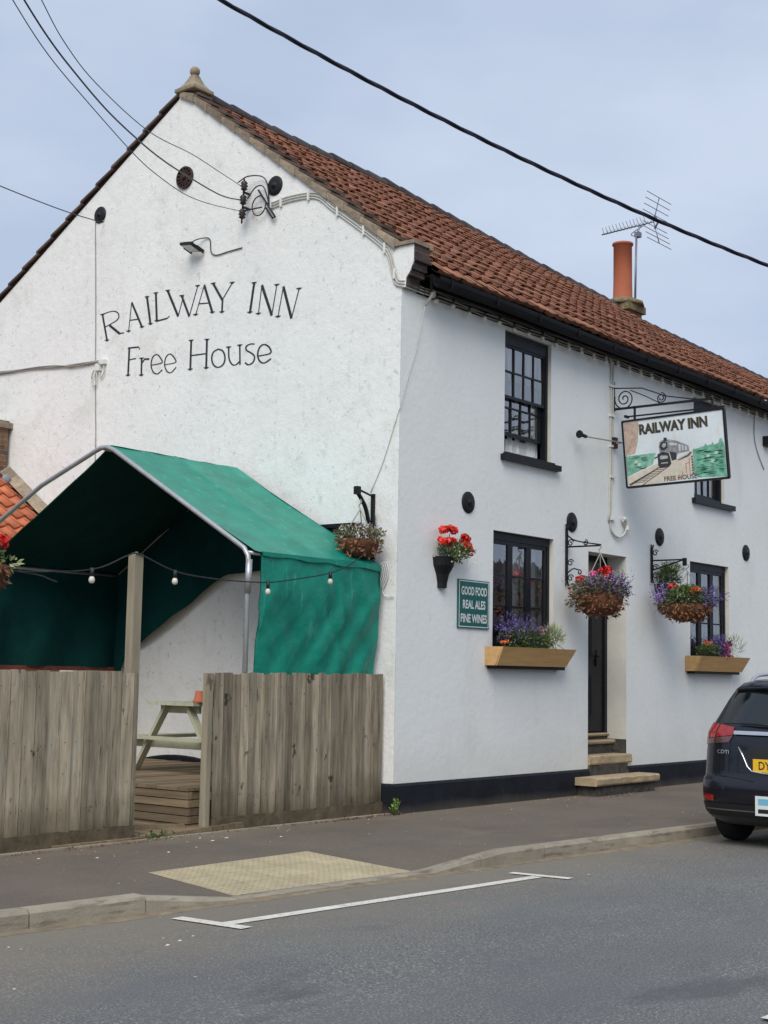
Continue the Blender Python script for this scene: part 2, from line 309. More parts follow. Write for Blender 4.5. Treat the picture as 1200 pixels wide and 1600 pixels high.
def build(name, mb, material, parent=None, label=None, smooth=False):
    me = bpy.data.meshes.new(name); org = Vector((0, 0, 0))
    if parent is not None: org = ORG.get(parent.name, Vector((0, 0, 0)))
    me.from_pydata([tuple(Vector(v)-org) for v in mb.v], [], mb.f)
    me.materials.append(M[material] if isinstance(material, str) else material)
    me.polygons.foreach_set('use_smooth', [a or smooth for a in mb.sm])
    at = me.attributes.new('tint', 'FLOAT', 'CORNER'); vals = []
    for p, t in zip(mb.f, mb.t): vals.extend([t]*len(p))
    if len(vals) == len(at.data): at.data.foreach_set('value', vals)
    me.update()
    o = bpy.data.objects.new(name, me); COL.objects.link(o)
    if parent is not None: o.parent = parent; ORG[o.name] = org
    if label: o['label'] = label
    return o
def tag(o, label, cat, group=None, kind=None):
    o['label'] = label; o['category'] = cat
    if group: o['group'] = group
    if kind: o['kind'] = kind
    return o
def thing(name, label, cat, loc=(0, 0, 0), group=None):
    o = bpy.data.objects.new(name, None); COL.objects.link(o); o.location = loc; o.empty_display_size = 0.1
    ORG[o.name] = Vector(loc)
    return tag(o, label, cat, group)
def struct(name, mb, material, kind='structure'):
    o = build(name, mb, material); o['kind'] = kind; return o
def copy_tree(o, parent=None, loc=None):
    c = o.copy(); COL.objects.link(c)
    if parent is not None: c.parent = parent
    if loc is not None: c.location = loc
    for ch in o.children: copy_tree(ch, c)
    return c
def crom(pts, n=8):
    """smooth curve through points"""
    P = [Vector(p) for p in pts]; P = [P[0]*2-P[1]]+P+[P[-1]*2-P[-2]]; o = []
    for i in range(1, len(P)-2):
        a, b, c, d = P[i-1:i+3]
        for k in range(n):
            t = k/n; o.append(0.5*((2*b)+(c-a)*t+(2*a-5*b+4*c-d)*t*t+(3*b-a-3*c+d)*t**3))
    o.append(P[-2]); return o
def text_mb(s, height, ext=0.002, bold=0.0, spacing=1.0):
    cu = bpy.data.curves.new('t', 'FONT'); cu.body = s; cu.size = 1; cu.offset = bold; cu.space_character = spacing; cu.resolution_u = 3
    ob = bpy.data.objects.new('t', cu); COL.objects.link(ob)
    dg = bpy.context.evaluated_depsgraph_get(); me = bpy.data.meshes.new_from_object(ob.evaluated_get(dg))
    vs = [v.co.copy() for v in me.vertices]; fs = [tuple(p.vertices) for p in me.polygons]
    bpy.data.objects.remove(ob); bpy.data.curves.remove(cu); bpy.data.meshes.remove(me)
    x0 = min(v.x for v in vs); x1 = max(v.x for v in vs); y0 = min(v.y for v in vs); y1 = max(v.y for v in vs)
    return [((v.x-x0)/(x1-x0), (v.y-y0)/(y1-y0)) for v in vs], fs
# ================================================================== SETTING
def ykerb(x): return -2.37-0.072*(max(-14, min(14, x))+6)
def dropf(x):
    """1 = full kerb, 0 = dropped kerb"""
    if x < -5.79 or x > -1.88: return 1.0
    if x < -4.93: return 1-(x+5.79)/0.86
    if x > -2.92: return (x+2.92)/1.04
    return 0.0
def zpav(x, y):
    yk = ykerb(x)-(-0.14); t = max(0, min(1, y/yk)) if y < 0 else 0
    z = -0.03-0.010*t
    if y > 0: z = -0.03
    z += -0.008*max(0, min(1, (-x-1)/4.0))
    d = 1-dropf(x)
    if d > 0: z += -0.100*d*max(0, min(1, (t-0.52)/0.48))
    return z
g = MB(); g.add([(-900, -900, -0.2), (900, -900, -0.2), (900, 900, -0.2), (-900, 900, -0.2)], [(0, 1, 2, 3)])
struct('ground', g, 'earth')
g = MB(); xs = [-80, -40, -20]+[-14+0.5*i for i in range(57)]+[20, 40, 90]
for i in range(len(xs)-1):
    a, b = xs[i], xs[i+1]
    ys = [(ykerb(a)+0.02, ykerb(b)+0.02), (-6.3, -6.3), (-9.0, -9.0)]; zs = [-0.16, -0.125, -0.16]
    for k in range(2): g.add([(a, ys[k+1][0], zs[k+1]), (b, ys[k+1][1], zs[k+1]), (b, ys[k][1], zs[k]), (a, ys[k][0], zs[k])], [(0, 1, 2, 3)])
struct('road', g, 'asphalt')
g = MB(); xs = [-60, -30, -14]+[-12+0.25*i for i in range(105)]+[20, 30, 60]
for i in range(len(xs)-1):
    a, b = xs[i], xs[i+1]; n = 14
    for k in range(n):
        def pt(x, t):
            y0, y1 = 0.45, ykerb(x)+0.12; y = y0+(y1-y0)*t; return (x, y, zpav(x, y))
        g.add([pt(a, (k+1)/n), pt(b, (k+1)/n), pt(b, k/n), pt(a, k/n)], [(0, 1, 2, 3)])
struct('pavement', g, 'pavement')
g = MB(); g.box((-60, -14.5, -0.19), (60, -9.0, -0.06)); struct('far_pavement', g, 'pavement')
# kerb stones, one every 0.915 m
g = MB(); x = -5.79-0.93*30
while x < 40:
    w = 0.93
    if -5.8 < x < -5.7: w = 0.86
    a, b = x+0.006, x+w-0.006; tints = rng.uniform(-1, 1); g.tint = tints*0.6
    top = lambda q: zpav(q, ykerb(q)+0.13)+(0.004)
    nseg = 3; rows = []
    for k in range(nseg+1):
        q = a+(b-a)*k/nseg; y = ykerb(q); zt = top(q)
        zt = -0.034 if dropf(q) == 1 else zt
        zt = max(zt, -0.148)
        rows.append([(q, y, -0.2), (q, y+0.006, zt-0.025 if zt > -0.13 else zt-.004), (q, y+0.03, zt), (q, y+0.125, zt+0.002), (q, y+0.125, -0.2)])
    o = len(g.v)
    for r_ in rows: g.v.extend(r_)
    for k in range(nseg):
        for j in range(4):
            p = o+k*5+j; g.face((p, p+5, p+6, p+1))
    g.face([o+j for j in range(5)]); g.face([o+nseg*5+j for j in range(5)][::-1])
    x += w
    if abs(x-(-4.93)) < .01 : x = -4.93
struct('kerb', g, 'kerb')
# thin dusty strip in the gutter and joint along the building
g = MB(); n = 160
for i in range(n):
    a = -12+i*0.2; b = a+0.2
    def w_(q): return 0.10+0.09*noise.noise(Vector((q*0.8, 1.2, 0)))+0.04*noise.noise(Vector((q*4, 5.2, 0)))
    g.add([(a, ykerb(a)-max(.01, w_(a)), -0.1575), (b, ykerb(b)-max(.01, w_(b)), -0.1575), (b, ykerb(b)+.01, -0.152), (a, ykerb(a)+.01, -0.152)], [(0, 1, 2, 3)])
tag(struct('gutter_dust', g, 'dirt', 'stuff'), 'brown dust gathered along the foot of the kerb', 'dirt')
# road markings
def strip(mb, pts, w, z):
    for i in range(len(pts)-1):
        p, q = Vector((*pts[i], 0)), Vector((*pts[i+1], 0)); d = (q-p).normalized(); s_ = Vector((-d.y, d.x, 0))*w/2
        zz = lambda v: z+0.035*max(0, min(1, (ykerb(v.x)-v.y)/(6.3+ykerb(v.x))))
        mb.add([(*(p-s_).xy, zz(p-s_)), (*(q-s_).xy, zz(q-s_)), (*(q+s_).xy, zz(q+s_)), (*(p+s_).xy, zz(p+s_))], [(0, 1, 2, 3)])
g = MB()
strip(g, [(-5.71, -3.075), (-4.5, -3.16), (-3.4, -3.25), (-2.31, -3.325)], 0.11, -0.1545)
strip(g, [(-5.775, -2.67), (-5.755, -3.30)], 0.11, -0.1525); strip(g, [(-2.262, -3.03), (-2.232, -3.60)], 0.10, -0.1525)
strip(g, [(-5.93, -6.93), (-1.9, -7.05)], 0.10, -0.156+.004); strip(g, [(-13.9, -6.55), (-9.9, -6.7)], 0.10, -0.152)
struct('road_marking', g, 'line')
# buff tactile slabs
g = MB(); A, B, C_, D = (-4.90, -1.42), (-3.05, -1.43), (-2.88, ykerb(-2.88)+0.14), (-4.86, ykerb(-4.86)+0.14)
def tq(u, v):
    x = (A[0]*(1-u)+B[0]*u)*(1-v)+(D[0]*(1-u)+C_[0]*u)*v; y = (A[1]*(1-u)+B[1]*u)*(1-v)+(D[1]*(1-u)+C_[1]*u)*v
    return (x, y, zpav(x, y)+0.005)
nu, nv = 5, 3
for i in range(nu):
    for j in range(nv):
        g.tint = rng.uniform(-1, 1); e = 0.0025
        for a_ in range(5):
            for b_ in range(5):
                u0, u1 = (i+a_/5)/nu, (i+(a_+1)/5)/nu; v0, v1 = (j+b_/5)/nv, (j+(b_+1)/5)/nv
                if a_ == 0: u0 += e/2
                if b_ == 0: v0 += e
                g.add([tq(u0, v0), tq(u0, v1), tq(u1, v1), tq(u1, v0)], [(0, 1, 2, 3)])
        g.tint += .3
        for a_ in range(6):
            for b_ in range(6):
                p = tq((i+(a_+.5)/6)/nu, (j+(b_+.5)/6)/nv); r_ = 0.012
                g.add([(p[0]-r_, p[1]-r_, p[2]+.001), (p[0]+r_, p[1]-r_, p[2]+.001), (p[0]+r_, p[1]+r_, p[2]+.001), (p[0]-r_, p[1]+r_, p[2]+.001), (p[0], p[1], p[2]+.0035)], [(0, 1, 4), (1, 2, 4), (2, 3, 4), (3, 0, 4)])
struct('tactile_paving', g, 'tactile')
# pale edging strip between yard and pavement, at the fence foot
g = MB()
for i in range(12):
    a = -5.3+i*0.44; b = a+0.42
    g.box((a, -0.005+rng.uniform(-.012, .012), -0.1), (b, 0.05+rng.uniform(-.01, .01), zpav(a, 0)+0.012))
struct('yard_edging', g, 'kerb')
# litter: petals, crumbs and stones
g = MB()
for i in range(260):
    if i < 60: x = rng.uniform(-5.6, 5); y = -abs(rng.gauss(0, 0.35))-.03
    elif i < 120: x = rng.uniform(-6, 4); y = rng.uniform(-2.3, -.1)
    elif i < 190: x = rng.uniform(2.5, 6); y = -abs(rng.gauss(0, 0.3))-.1
    else: x = rng.uniform(-9, 3); y = ykerb(x)-abs(rng.gauss(0, .6))-.03
    z = zpav(x, y)+0.003 if y > ykerb(x) else -0.156+0.035*max(0, min(1, (ykerb(x)-y)/(6.3+ykerb(x))))
    r_ = rng.uniform(0.003, 0.010) * (1.6 if rng.random() < .12 else 1); a = rng.random()*6; g.tint = rng.uniform(-1, 0.6)
    g.add([(x+r_*cos(a+k*1.57)*rng.uniform(.6, 1.5), y+r_*sin(a+k*1.57)*rng.uniform(.6, 1.5), z) for k in range(4)]+[(x, y, z+r_*.6)], [(0, 1, 4), (1, 2, 4), (2, 3, 4), (3, 0, 4)])
for (x, y, r_) in [(-4.72, -.62, .022), (-4.05, -.75, .02), (-3.2, -.42, .028), (-2.95, -.35, .03), (-2.5, -.62, .02), (-5.1, -.35, .02), (-6.35, -3.3, .018), (-6.5, -3.35, .02)]:
    z = zpav(x, y)+.003 if y > ykerb(x) else -.15; g.tint = .6
    g.add([(x-r_, y, z), (x, y-r_*.6, z), (x+r_*1.2, y, z+.002), (x, y+r_*.5, z), (x, y, z+.007)], [(0, 1, 4), (1, 2, 4), (2, 3, 4), (3, 0, 4)])
M['litter'] = mat('pale_litter', (0.42, 0.40, 0.35), 0.9, 0.2, 20, tint=0.7)
tag(struct('litter', g, 'litter', 'stuff'), 'pale fallen petals and crumbs strewn on the pavement', 'litter')
g = MB()
for (cx, cy, n_, sx) in ((-0.75, -0.03, 120, .35), (0.05, -.03, 25, .15), (4.2, -.42, 60, .3), (5.6, -.1, 50, .3), (-5.0, -.04, 120, .8), (-1.8, -.03, 70, .7), (-4.0, -.05, 60, .4)):
    for i in range(n_):
        x = cx+rng.gauss(0, sx); y = cy-abs(rng.gauss(0, 0.04)); z = zpav(x, y)+.004; g.tint = rng.uniform(-1, .5)
        g.leaf((x, y, z), (rng.uniform(-1, 1), rng.uniform(-1, 1), rng.uniform(0, .6)), (0, 0, 1), rng.uniform(.012, .04), .015)
tag(struct('leaf_litter', g, 'dryleaf', 'stuff'), 'dry brown leaves swept against the fence and wall foot', 'leaves')

# ================================================================== THE INN
inn = thing('inn_building', 'white painted two storey inn with red pantile roof and black windows', 'building', (0, 0, 0))
XE = 19.0
OP = {'w1': (1.906, 3.30, 1.86, 3.275, .13), 'u1': (2.125, 3.218, 4.24, 5.83, .12), 'door': (4.185, 5.228, 0.33, 3.19, .36),
      'w3': (7.19, 8.53, 1.86, 3.275, .13), 'u2': (7.34, 8.40, 4.25, 5.82, .12), 'w4': (12.0, 13.4, 1.86, 3.275, .13), 'u3': (12.1, 13.2, 4.25, 5.82, .12)}
ZT = 5.875
w = MB()
xb = sorted({0.0, XE}|{o[0] for o in OP.values()}|{o[1] for o in OP.values()})
zb = sorted({-0.25, ZT}|{o[2] for o in OP.values()}|{o[3] for o in OP.values()})
for i in range(len(xb)-1):
    for j in range(len(zb)-1):
        cx, cz = (xb[i]+xb[i+1])/2, (zb[j]+zb[j+1])/2
        if any(o[0] < cx < o[1] and o[2] < cz < o[3] for o in OP.values()): continue
        w.add([(xb[i], 0, zb[j]), (xb[i+1], 0, zb[j]), (xb[i+1], 0, zb[j+1]), (xb[i], 0, zb[j+1])], [(0, 1, 2, 3)])
build('front_wall', w, 'facade', inn)
for k, (a, b, c, d, dp) in OP.items():
    w = MB()
    w.add([(a, 0, c), (a, dp, c), (a, dp, d), (a, 0, d)], [(0, 1, 2, 3)]); w.add([(b, 0, c), (b, dp, c), (b, dp, d), (b, 0, d)], [(3, 2, 1, 0)])
    w.add([(a, 0, d), (a, dp, d), (b, dp, d), (b, 0, d)], [(0, 1, 2, 3)]); w.add([(a, 0, c), (a, dp, c), (b, dp, c), (b, 0, c)], [(3, 2, 1, 0)])
    build('reveal', w, 'reveal', inn)
# gable: rough wall, subdivided so its outline is slightly uneven
AP = (3.713, 9.10)
w = MB(); w.prism([(0, 0.004, -.25), (0, 0.004, 6.33), (0, .12, 6.40), (0, AP[0], AP[1]), (0, 9.4, AP[1]-.606*(9.4-AP[0])), (0, 9.4, -.25)][::-1], (.3, 0, 0))
build('gable_wall', w, 'gable', inn)
w = MB(); w.box((.02, 9.3, -.25), (XE, 9.4, 5.6)); w.box((XE-.1, .02, -.25), (XE, 9.3, 6.0)); build('back_wall', w, 'facade', inn)
# dark interior
w = MB(); w.box((.35, 1.6, .3), (XE-.2, 1.7, 5.9)); w.box((.35, .4, 3.45), (XE-.2, 1.6, 3.6)); w.box((.35, .4, .3), (XE-.2, 1.6, .38)); w.box((.35, .42, 5.9), (XE-.2, 1.6, 5.98))
for xx in (1.4, 3.9, 5.6, 6.8, 9.0): w.box((xx, .40, .38), (xx+.08, 1.6, 5.9))
build('interior', w, 'room', inn)
# plinth, with the door gap, following the front and the gable
w = MB()
for a, b in ((-.035, 4.18), (5.235, XE)):
    w.add([(a, -.035, -.25), (b, -.035, -.25), (b, -.035, .27), (a, -.035, .27), (a, -.002, .298), (b, -.002, .298)], [(0, 1, 2, 3), (3, 2, 5, 4)])
    w.add([(b, -.035, -.25), (b, .01, -.25), (b, .01, .298), (b, -.002, .298), (b, -.035, .27)], [(0, 1, 2, 3, 4)])
w.add([(-.035, -.035, -.25), (-.035, .6, -.25), (-.035, .6, .26), (-.035, -.035, .27), (-.002, -.002, .298), (-.002, .6, .29)], [(1, 0, 3, 2), (2, 3, 4, 5)])
arc = [(-.03, y, .26+.17*max(0, sin(pi*(y-2.3)/2.2)) if 2.3 < y < 4.5 else .26) for y in [.6+.15*i for i in range(55)]]
for i in range(len(arc)-1):
    a, b = arc[i], arc[i+1]
    w.add([(-.03, a[1], -.25), (-.03, b[1], -.25), b, a], [(3, 2, 1, 0)]); w.add([a, b, (-.001, b[1], b[2]+.02), (-.001, a[1], a[2]+.02)], [(0, 1, 2, 3)])
build('plinth', w, 'plinth', inn)

# ---- roof
def zr(x):
    pts = [(0, 9.16), (.3, 9.13), (2, 9.06), (4.2, 9.04), (6, 8.93), (8.5, 8.78), (11, 8.67), (12.5, 8.52), (18.7, 8.36), (25, 8.3)]
    for (a, za), (b, zb_) in zip(pts, pts[1:]):
        if x <= b: return za+(zb_-za)*(x-a)/(b-a)
    return 8.3
EY, EZ = -.27, 6.10
def roofpt(x, s, h, back=False):
    wav = 0.012*noise.noise(Vector((x*.9, s*4, 3)))
    zt = zr(x)
    if back: y0, z0 = 9.6, AP[1]-.606*(9.6-AP[0])+.03; y = y0+(3.713-y0)*s; z = z0+(zt-z0)*s
    else: y = EY+(3.713-EY)*s; z = EZ+(zt-EZ)*s
    nv = Vector((0, -(zt-EZ)*(1 if not back else -1), 3.98)).normalized()
    return Vector((x, y, z))+nv*(h+wav+ (0.028*noise.noise(Vector((x*.35, 7.7, 0)))*(1-s)))
def pantiles(x0, x1, rows, jit, back=False):
    mb = MB(); ncol = int((x1-x0)/.228); cw = (x1-x0)/ncol; US = [0, .12, .24, .36, .5, .64, .78, .9, 1.0]
    HS = [.034, .052, .038, .010, .001, 0, .005, .015, .030]
    for r_ in range(rows):
        s0, s1 = r_/rows, (r_+1)/rows; xo = rng.uniform(-.02, .02)
        for c in range(ncol):
            xa = x0+c*cw+xo; dh = rng.uniform(0, .012)*jit; sk = rng.uniform(-.006, .006)*jit; mb.tint = max(-1, min(1, rng.gauss(0, .5)))
            ds = rng.uniform(-.0035, .0035)*jit
            o = len(mb.v)
            for k in range(9):
                xx = xa+US[k]*cw*1.04; H = HS[k]
                e0 = .35 if r_ == 0 else 1.0
                mb.v.append(tuple(roofpt(xx, s0+ds+.002, H*e0-.003-(.03 if r_ == 0 else 0), back)))
                mb.v.append(tuple(roofpt(xx, s0-.003+ds, H*e0+.016+dh+sk*(k-4)/4, back)))
                mb.v.append(tuple(roofpt(xx, s1+.012, H*.45-.002, back)))
            mb.smooth = False
            for k in range(8):
                a = o+k*3
                mb.face((a, a+3, a+4, a+1) if not back else (a, a+1, a+4, a+3)); mb.smooth = True; mb.face((a+1, a+4, a+5, a+2) if not back else (a+1, a+2, a+5, a+4)); mb.smooth = False
    return mb
build('roof_tiles', pantiles(.30, XE, 15, 1.0), 'pantile', inn)
build('back_roof_tiles', pantiles(.30, XE, 14, .3, True), 'pantile', inn)
w = MB(); w.grid(lambda u, v: roofpt(.3+(XE-.3)*u, v, -.02), 30, 4); w.grid(lambda u, v: roofpt(.3+(XE-.3)*u, v, -.02, True), 30, 4); build('roof_underlay', w, 'brown', inn)
w = MB(); x = .42
while x < XE:
    b = x+.44; w.tint = rng.uniform(-1, 1); o = len(w.v); hh = rng.uniform(0, .015)
    for q, rr in ((x, .135), (x+.03, .14), (b, .118)):
        for k in range(9):
            t = pi*k/8*1.1-.05*pi; w.v.append((q, 3.713+rr*cos(t)*1.05, zr(q)-.02+hh+rr*.9*sin(t)))
    w.smooth = True
    for i in range(2):
        for k in range(8): a = o+i*9+k; w.face((a, a+1, a+10, a+9))
    w.smooth = False; w.face([o+k for k in range(9)]); x = b-.02
build('ridge_tiles', w, 'ridge', inn)
# mortar fillets and stepped verge, front slope and back slope
def slope(y): return 6.40+(y-.12)*(AP[1]-6.40)/(AP[0]-.12) if y < AP[0] else AP[1]-.606*(y-AP[0])
w = MB(); v2 = MB(); y = .10; dy = .262
while y < 3.55:
    w.tint = rng.uniform(-1, 1); v2.tint = rng.uniform(-1, 1); a, b = y, y+dy
    za, zb_ = slope(a), slope(b)
    w.prism([(-.035-rng.uniform(0, .012), a, za-.03), (-.035, b, zb_-.02), (-.03, b, zb_+.055), (-.045, a-.01, za+.085)][::-1], (.33, 0, 0))
    v2.prism([(-.05+.08, a-.03, za+.088), (.03, b+.02, zb_+.062), (.03, b+.02, zb_+.085), (.03, a-.03, za+.125)][::-1], (.26, 0, 0))
    y += dy
build('verge_mortar', w, 'mortar', inn); build('verge_tiles', v2, 'verge', inn)
w = MB(); v2 = MB(); y = 3.80; dy = .31
while y < 9.3:
    w.tint = rng.uniform(-1, 1); a, b = y, y+dy; za, zb_ = slope(a), slope(b)
    w.prism([(-.05, a, za+.015), (-.05, b+.03, zb_+.035), (-.05, b+.03, zb_+.07), (-.05, a, za+.045)], (.34, 0, 0))
    v2.prism([(-.01, a, za-.012), (-.01, b, zb_-.015), (-.01, b, zb_+.04), (-.01, a, za+.02)], (.25, 0, 0))
    y += dy
build('verge_tiles', w, 'verge', inn); build('verge_underside', v2, 'brown', inn)
# ball finial
fc = (.13, 3.66, 9.10)
w = MB(); w.tint = -.2
w.lathe([(.14, -.06), (.14, .0), (.245, .005), (.262, .02), (.258, .06), (.205, .085), (.135, .15), (.09, .22), (.065, .265)], fc, 4, sq=True)
w.ball((fc[0], fc[1], fc[2]+.325), .069, 14, 10); w.lathe([(.06, .24), (.042, .26), (.042, .28)], fc, 12)
build('finial', w, 'stone', inn)
# kneeler
w = MB(); w.box((.0, -.17, 6.20), (.29, 0, 6.375)); w.box((.02, -.19, 6.185), (.31, -.002, 6.215)); w.box((.0, -.145, 6.09), (.28, 0, 6.185)); w.box((.0, -.115, 6.02), (.27, 0, 6.09)); w.box((.0, -.06, 5.90), (.26, 0, 6.02))
kn = build('kneeler', w, 'darkbrick', inn)
w = MB(); w.prism([(-.004, .0, 5.875), (-.004, -.055, 5.90), (-.004, -.06, 6.0), (-.004, -.105, 6.05), (-.004, -.14, 6.12), (-.004, -.165, 6.20), (-.004, -.165, 6.375), (-.004, .06, 6.375), (-.004, .02, 5.87)], (.02, 0, 0)); build('painted_face', w, 'gable', kn)
w = MB(); w.box((-.035, -.185, 6.378), (.325, .14, 6.42)); w.box((.28, -.20, 6.36), (.33, .1, 6.41)); build('cap_stone', w, 'mortar', kn)
# eaves: wall plate band, rafter feet, soffit, gutter
w = MB(); w.box((.27, -.012, ZT), (XE, .1, 6.1)); w.box((.28, -.19, 6.055), (XE, .0, 6.07))
x = .6
while x < XE: w.box((x, -.2, 5.97), (x+.06, -.012, 6.055)); x += .42
build('eaves_timber', w, 'brown', inn)
w = MB(); w.box((.28, -.215, 5.90), (XE, -.19, 6.08)); build('fascia', w, 'gutter', inn)
w = MB(); pr = [(-.215, 6.035), (-.217, 5.985), (-.235, 5.935), (-.275, 5.91), (-.315, 5.935), (-.335, 5.985), (-.338, 6.035), (-.328, 6.035), (-.32, 5.985), (-.275, 5.925), (-.23, 5.985), (-.226, 6.035)]
o = len(w.v); nseg = 40
for i in range(nseg+1):
    x = .285+(XE-.285)*i/nseg
    for (a, b) in pr: w.v.append((x, a, b+.0+.010*sin(x*1.1)))
for i in range(nseg):
    for k in range(12): a = o+i*12+k; b = o+i*12+(k+1) % 12; w.face((a, b, b+12, a+12))
w.face([o+k for k in range(12)])
x = .5
while x < XE: w.box((x, -.345, 5.94), (x+.025, -.215, 6.045)); x += .95
build('gutter', w, 'gutter', inn)
# chimney
w = MB(); cx, cy = 11.80, 3.70
w.box((cx-.27, cy-.27, 7.9), (cx+.27, cy+.27, 8.58)); ch = build('chimney', w, 'brick', inn)
w = MB(); w.box((cx-.33, cy-.33, 8.58), (cx+.33, cy+.33, 8.72)); w.lathe([(.44, .0), (.43, .06), (.30, .12), (.24, .15)], (cx, cy, 8.72), 8); build('chimney_cap', w, 'lichen', ch)
w = MB(); w.lathe([(.205, 0), (.19, .05), (.182, .4), (.180, 1.12), (.205, 1.13), (.205, 1.17), (.165, 1.17), (.15, .9)], (cx, cy, 8.82), 24); build('chimney_pot', w, 'pot', ch)

# ---- windows
def window(a, b, c, d, dp, lights, rows, sash=False, raised=0.0, sill='stone', curtain=True, cdn=()):
    f = MB(); y0, y1 = dp-.07, dp+.01; ft = .055; e = .002
    f.box((a+e, y0, c+e), (a+ft, y1, d-e)); f.box((b-ft, y0, c+e), (b-e, y1, d-e)); f.box((a+ft, y0, d-(.10 if not sash else .16)), (b-ft, y1, d-e)); f.box((a+ft, y0, c+e), (b-ft, y1, c+.055))
    ia, ib, ic, id_ = a+ft, b-ft, c+.055, d-(.10 if not sash else .16)
    wd = build('window', f, 'blackpaint', inn)
    def lite(x0, x1, z0, z1, y, st, cols, rws, bt=.022):
        s = MB(); g_ = MB()
        s.box((x0, y, z0), (x0+st, y+.04, z1)); s.box((x1-st, y, z0), (x1, y+.04, z1)); s.box((x0+st, y, z1-st), (x1-st, y+.04, z1)); s.box((x0+st, y, z0), (x1-st, y+.04, z0+st*1.25))
        X0, X1, Z0, Z1 = x0+st, x1-st, z0+st*1.25, z1-st
        for i in range(1, cols): xx = X0+(X1-X0)*i/cols; s.box((xx-bt/2, y+.006, Z0), (xx+bt/2, y+.034, Z1))
        for j in range(1, rws): zz = Z0+(Z1-Z0)*j/rws; s.box((X0, y+.009, zz-bt/2), (X1, y+.031, zz+bt/2))
        build('sash', s, 'blackpaint', wd)
        ib_ = MB(); q_ = .006
        ib_.box((x1-st-q_, y+.042, z0+st), (x1-.004, y+.085, z1-st*.5)); ib_.box((x0+.004, y+.042, z0+st), (x0+st+q_, y+.085, z1-st*.5))
        for j in range(1, rws): zz = Z0+(Z1-Z0)*j/rws; ib_.box((X0+q_, y+.042, zz-bt*.8), (X1-q_, y+.055, zz+bt*.8))
        for i in range(1, cols): xx = X0+(X1-X0)*i/cols; ib_.box((xx-bt*.6, y+.042, Z0), (xx+bt*.8, y+.064, Z1))
        build('inner_bead', ib_, 'white', wd)
        for i in range(cols):
            for j in range(rws):
                px0, px1 = X0+(X1-X0)*i/cols, X0+(X1-X0)*(i+1)/cols; pz0, pz1 = Z0+(Z1-Z0)*j/rws, Z0+(Z1-Z0)*(j+1)/rws; tx, tz = rng.uniform(-.004, .004), rng.uniform(-.004, .004)
                g_.add([(px0, y+.02+tx, pz0), (px1, y+.02-tx, pz0+0), (px1, y+.02-tx+tz, pz1), (px0, y+.02+tx+tz, pz1)], [(0, 1, 2, 3)])
        build('pane', g_, 'glass', wd)
    if sash:
        zm = (ic+id_)/2+.03
        lite(ia, ib, zm-.03, id_, y0+.012, .03, 4, 2); lite(ia+.01, ib-.01, ic+raised, zm+raised, y0+.055, .035, 4, 2)
    else:
        lw = (ib-ia)/lights
        for k in range(lights): lite(ia+lw*k+.002, ia+lw*(k+1)-.002, ic, id_, y0+.01, .052, 1, rows)
    if curtain:
        q = MB()
        for (u0, u1) in cdn:
            X0, X1 = a+(b-a)*u0, a+(b-a)*u1
            q.grid(lambda u, v: (X0+(X1-X0)*u, y1+.07+.016*sin(u*(X1-X0)*110)+.01*sin(u*23), c+.1+(d-c-.15)*v), max(8, int((X1-X0)*60)), 3)
        if cdn: build('curtain', q, 'curtain', wd)
    return wd
w1 = window(*OP['w1'], 3, 3, cdn=((.02, .12), (.36, .70), (.80, .99)))
u1 = window(*OP['u1'], 4, 4, sash=True, raised=.22, cdn=((.03, .25), (.34, .42), (.50, .58), (.72, .99)))
w3 = window(*OP['w3'], 3, 3, cdn=((.02, .2), (.42, .62), (.72, .98)))
u2 = window(*OP['u2'], 4, 4, sash=True, cdn=((.05, .6), (.7, .97)))
window(*OP['w4'], 3, 3, cdn=((.02, .98),)); window(*OP['u3'], 4, 4, sash=True, cdn=((.05, .97),))
s = MB(); s.box((2.045, -.075, 4.165), (3.37, .05, 4.238)); s.box((2.10, -.05, 4.238), (3.25, .05, 4.262)); build('sill', s, 'blackpaint', u1)
s = MB(); s.box((7.265, -.075, 4.17), (8.657, .05, 4.248)); build('sill', s, 'blackpaint', u2)
for wd, a, b in ((w1, 1.80, 3.40), (w3, 7.08, 8.64)):
    s = MB(); s.box((a, -.12, 1.585), (b, .05, 1.625)); s.box((a+.12, -.02, 1.78), (b-.12, .05, 1.86)); build('sill', s, 'blackpaint', wd)
# things standing in the open sash: pale blind box and dark knobs
s = MB(); s.box((2.45, .20, 4.28), (2.95, .26, 4.50)); s.box((2.92, .26, 4.30), (3.16, .30, 4.62)); build('window_shelf', s, 'white', u1)
g = MB(); g.box((-.02, .65, 2.3), (-.001, 1.5, 3.2)); g.box((-.045, .60, 3.17), (-.001, 1.55, 3.215)); build('gable_hatch', g, 'blackpaint', inn)

# ---- door and steps
d = MB(); a, b = 4.187, 5.226
d.box((a, .30, .74), (a+.07, .37, 3.188)); d.box((b-.07, .30, .74), (b, .37, 3.188)); d.box((a+.07, .30, 3.11), (b-.07, .37, 3.188)); d.box((a+.07, .305, 2.74), (b-.07, .37, 2.80))
d.box((a+.07, .325, .76), (b-.07, .37, 2.74))
for (x0, x1, z0, z1) in ((.14, .44, .95, 1.55), (.58, .90, .95, 1.55), (.14, .44, 1.75, 2.55), (.58, .90, 1.75, 2.55)):
    d.box((a+x0, .318, z0), (a+x1, .326, z1)); d.box((a+x0+.04, .312, z0+.04), (a+x1-.04, .320, z1-.04))
dr = build('door', d, 'blackpaint', inn)
h = MB(); h.box((4.93, .30, 1.66), (4.97, .318, 1.88)); h.tube([(4.95, .30, 1.80), (4.95, .25, 1.80), (4.85, .25, 1.80)], .012); h.lathe([(.03, 0), (.03, -.01), (.012, -.03)], (4.72, .318, 2.1), 12, 'Y'); build('handle', h, 'iron', dr)
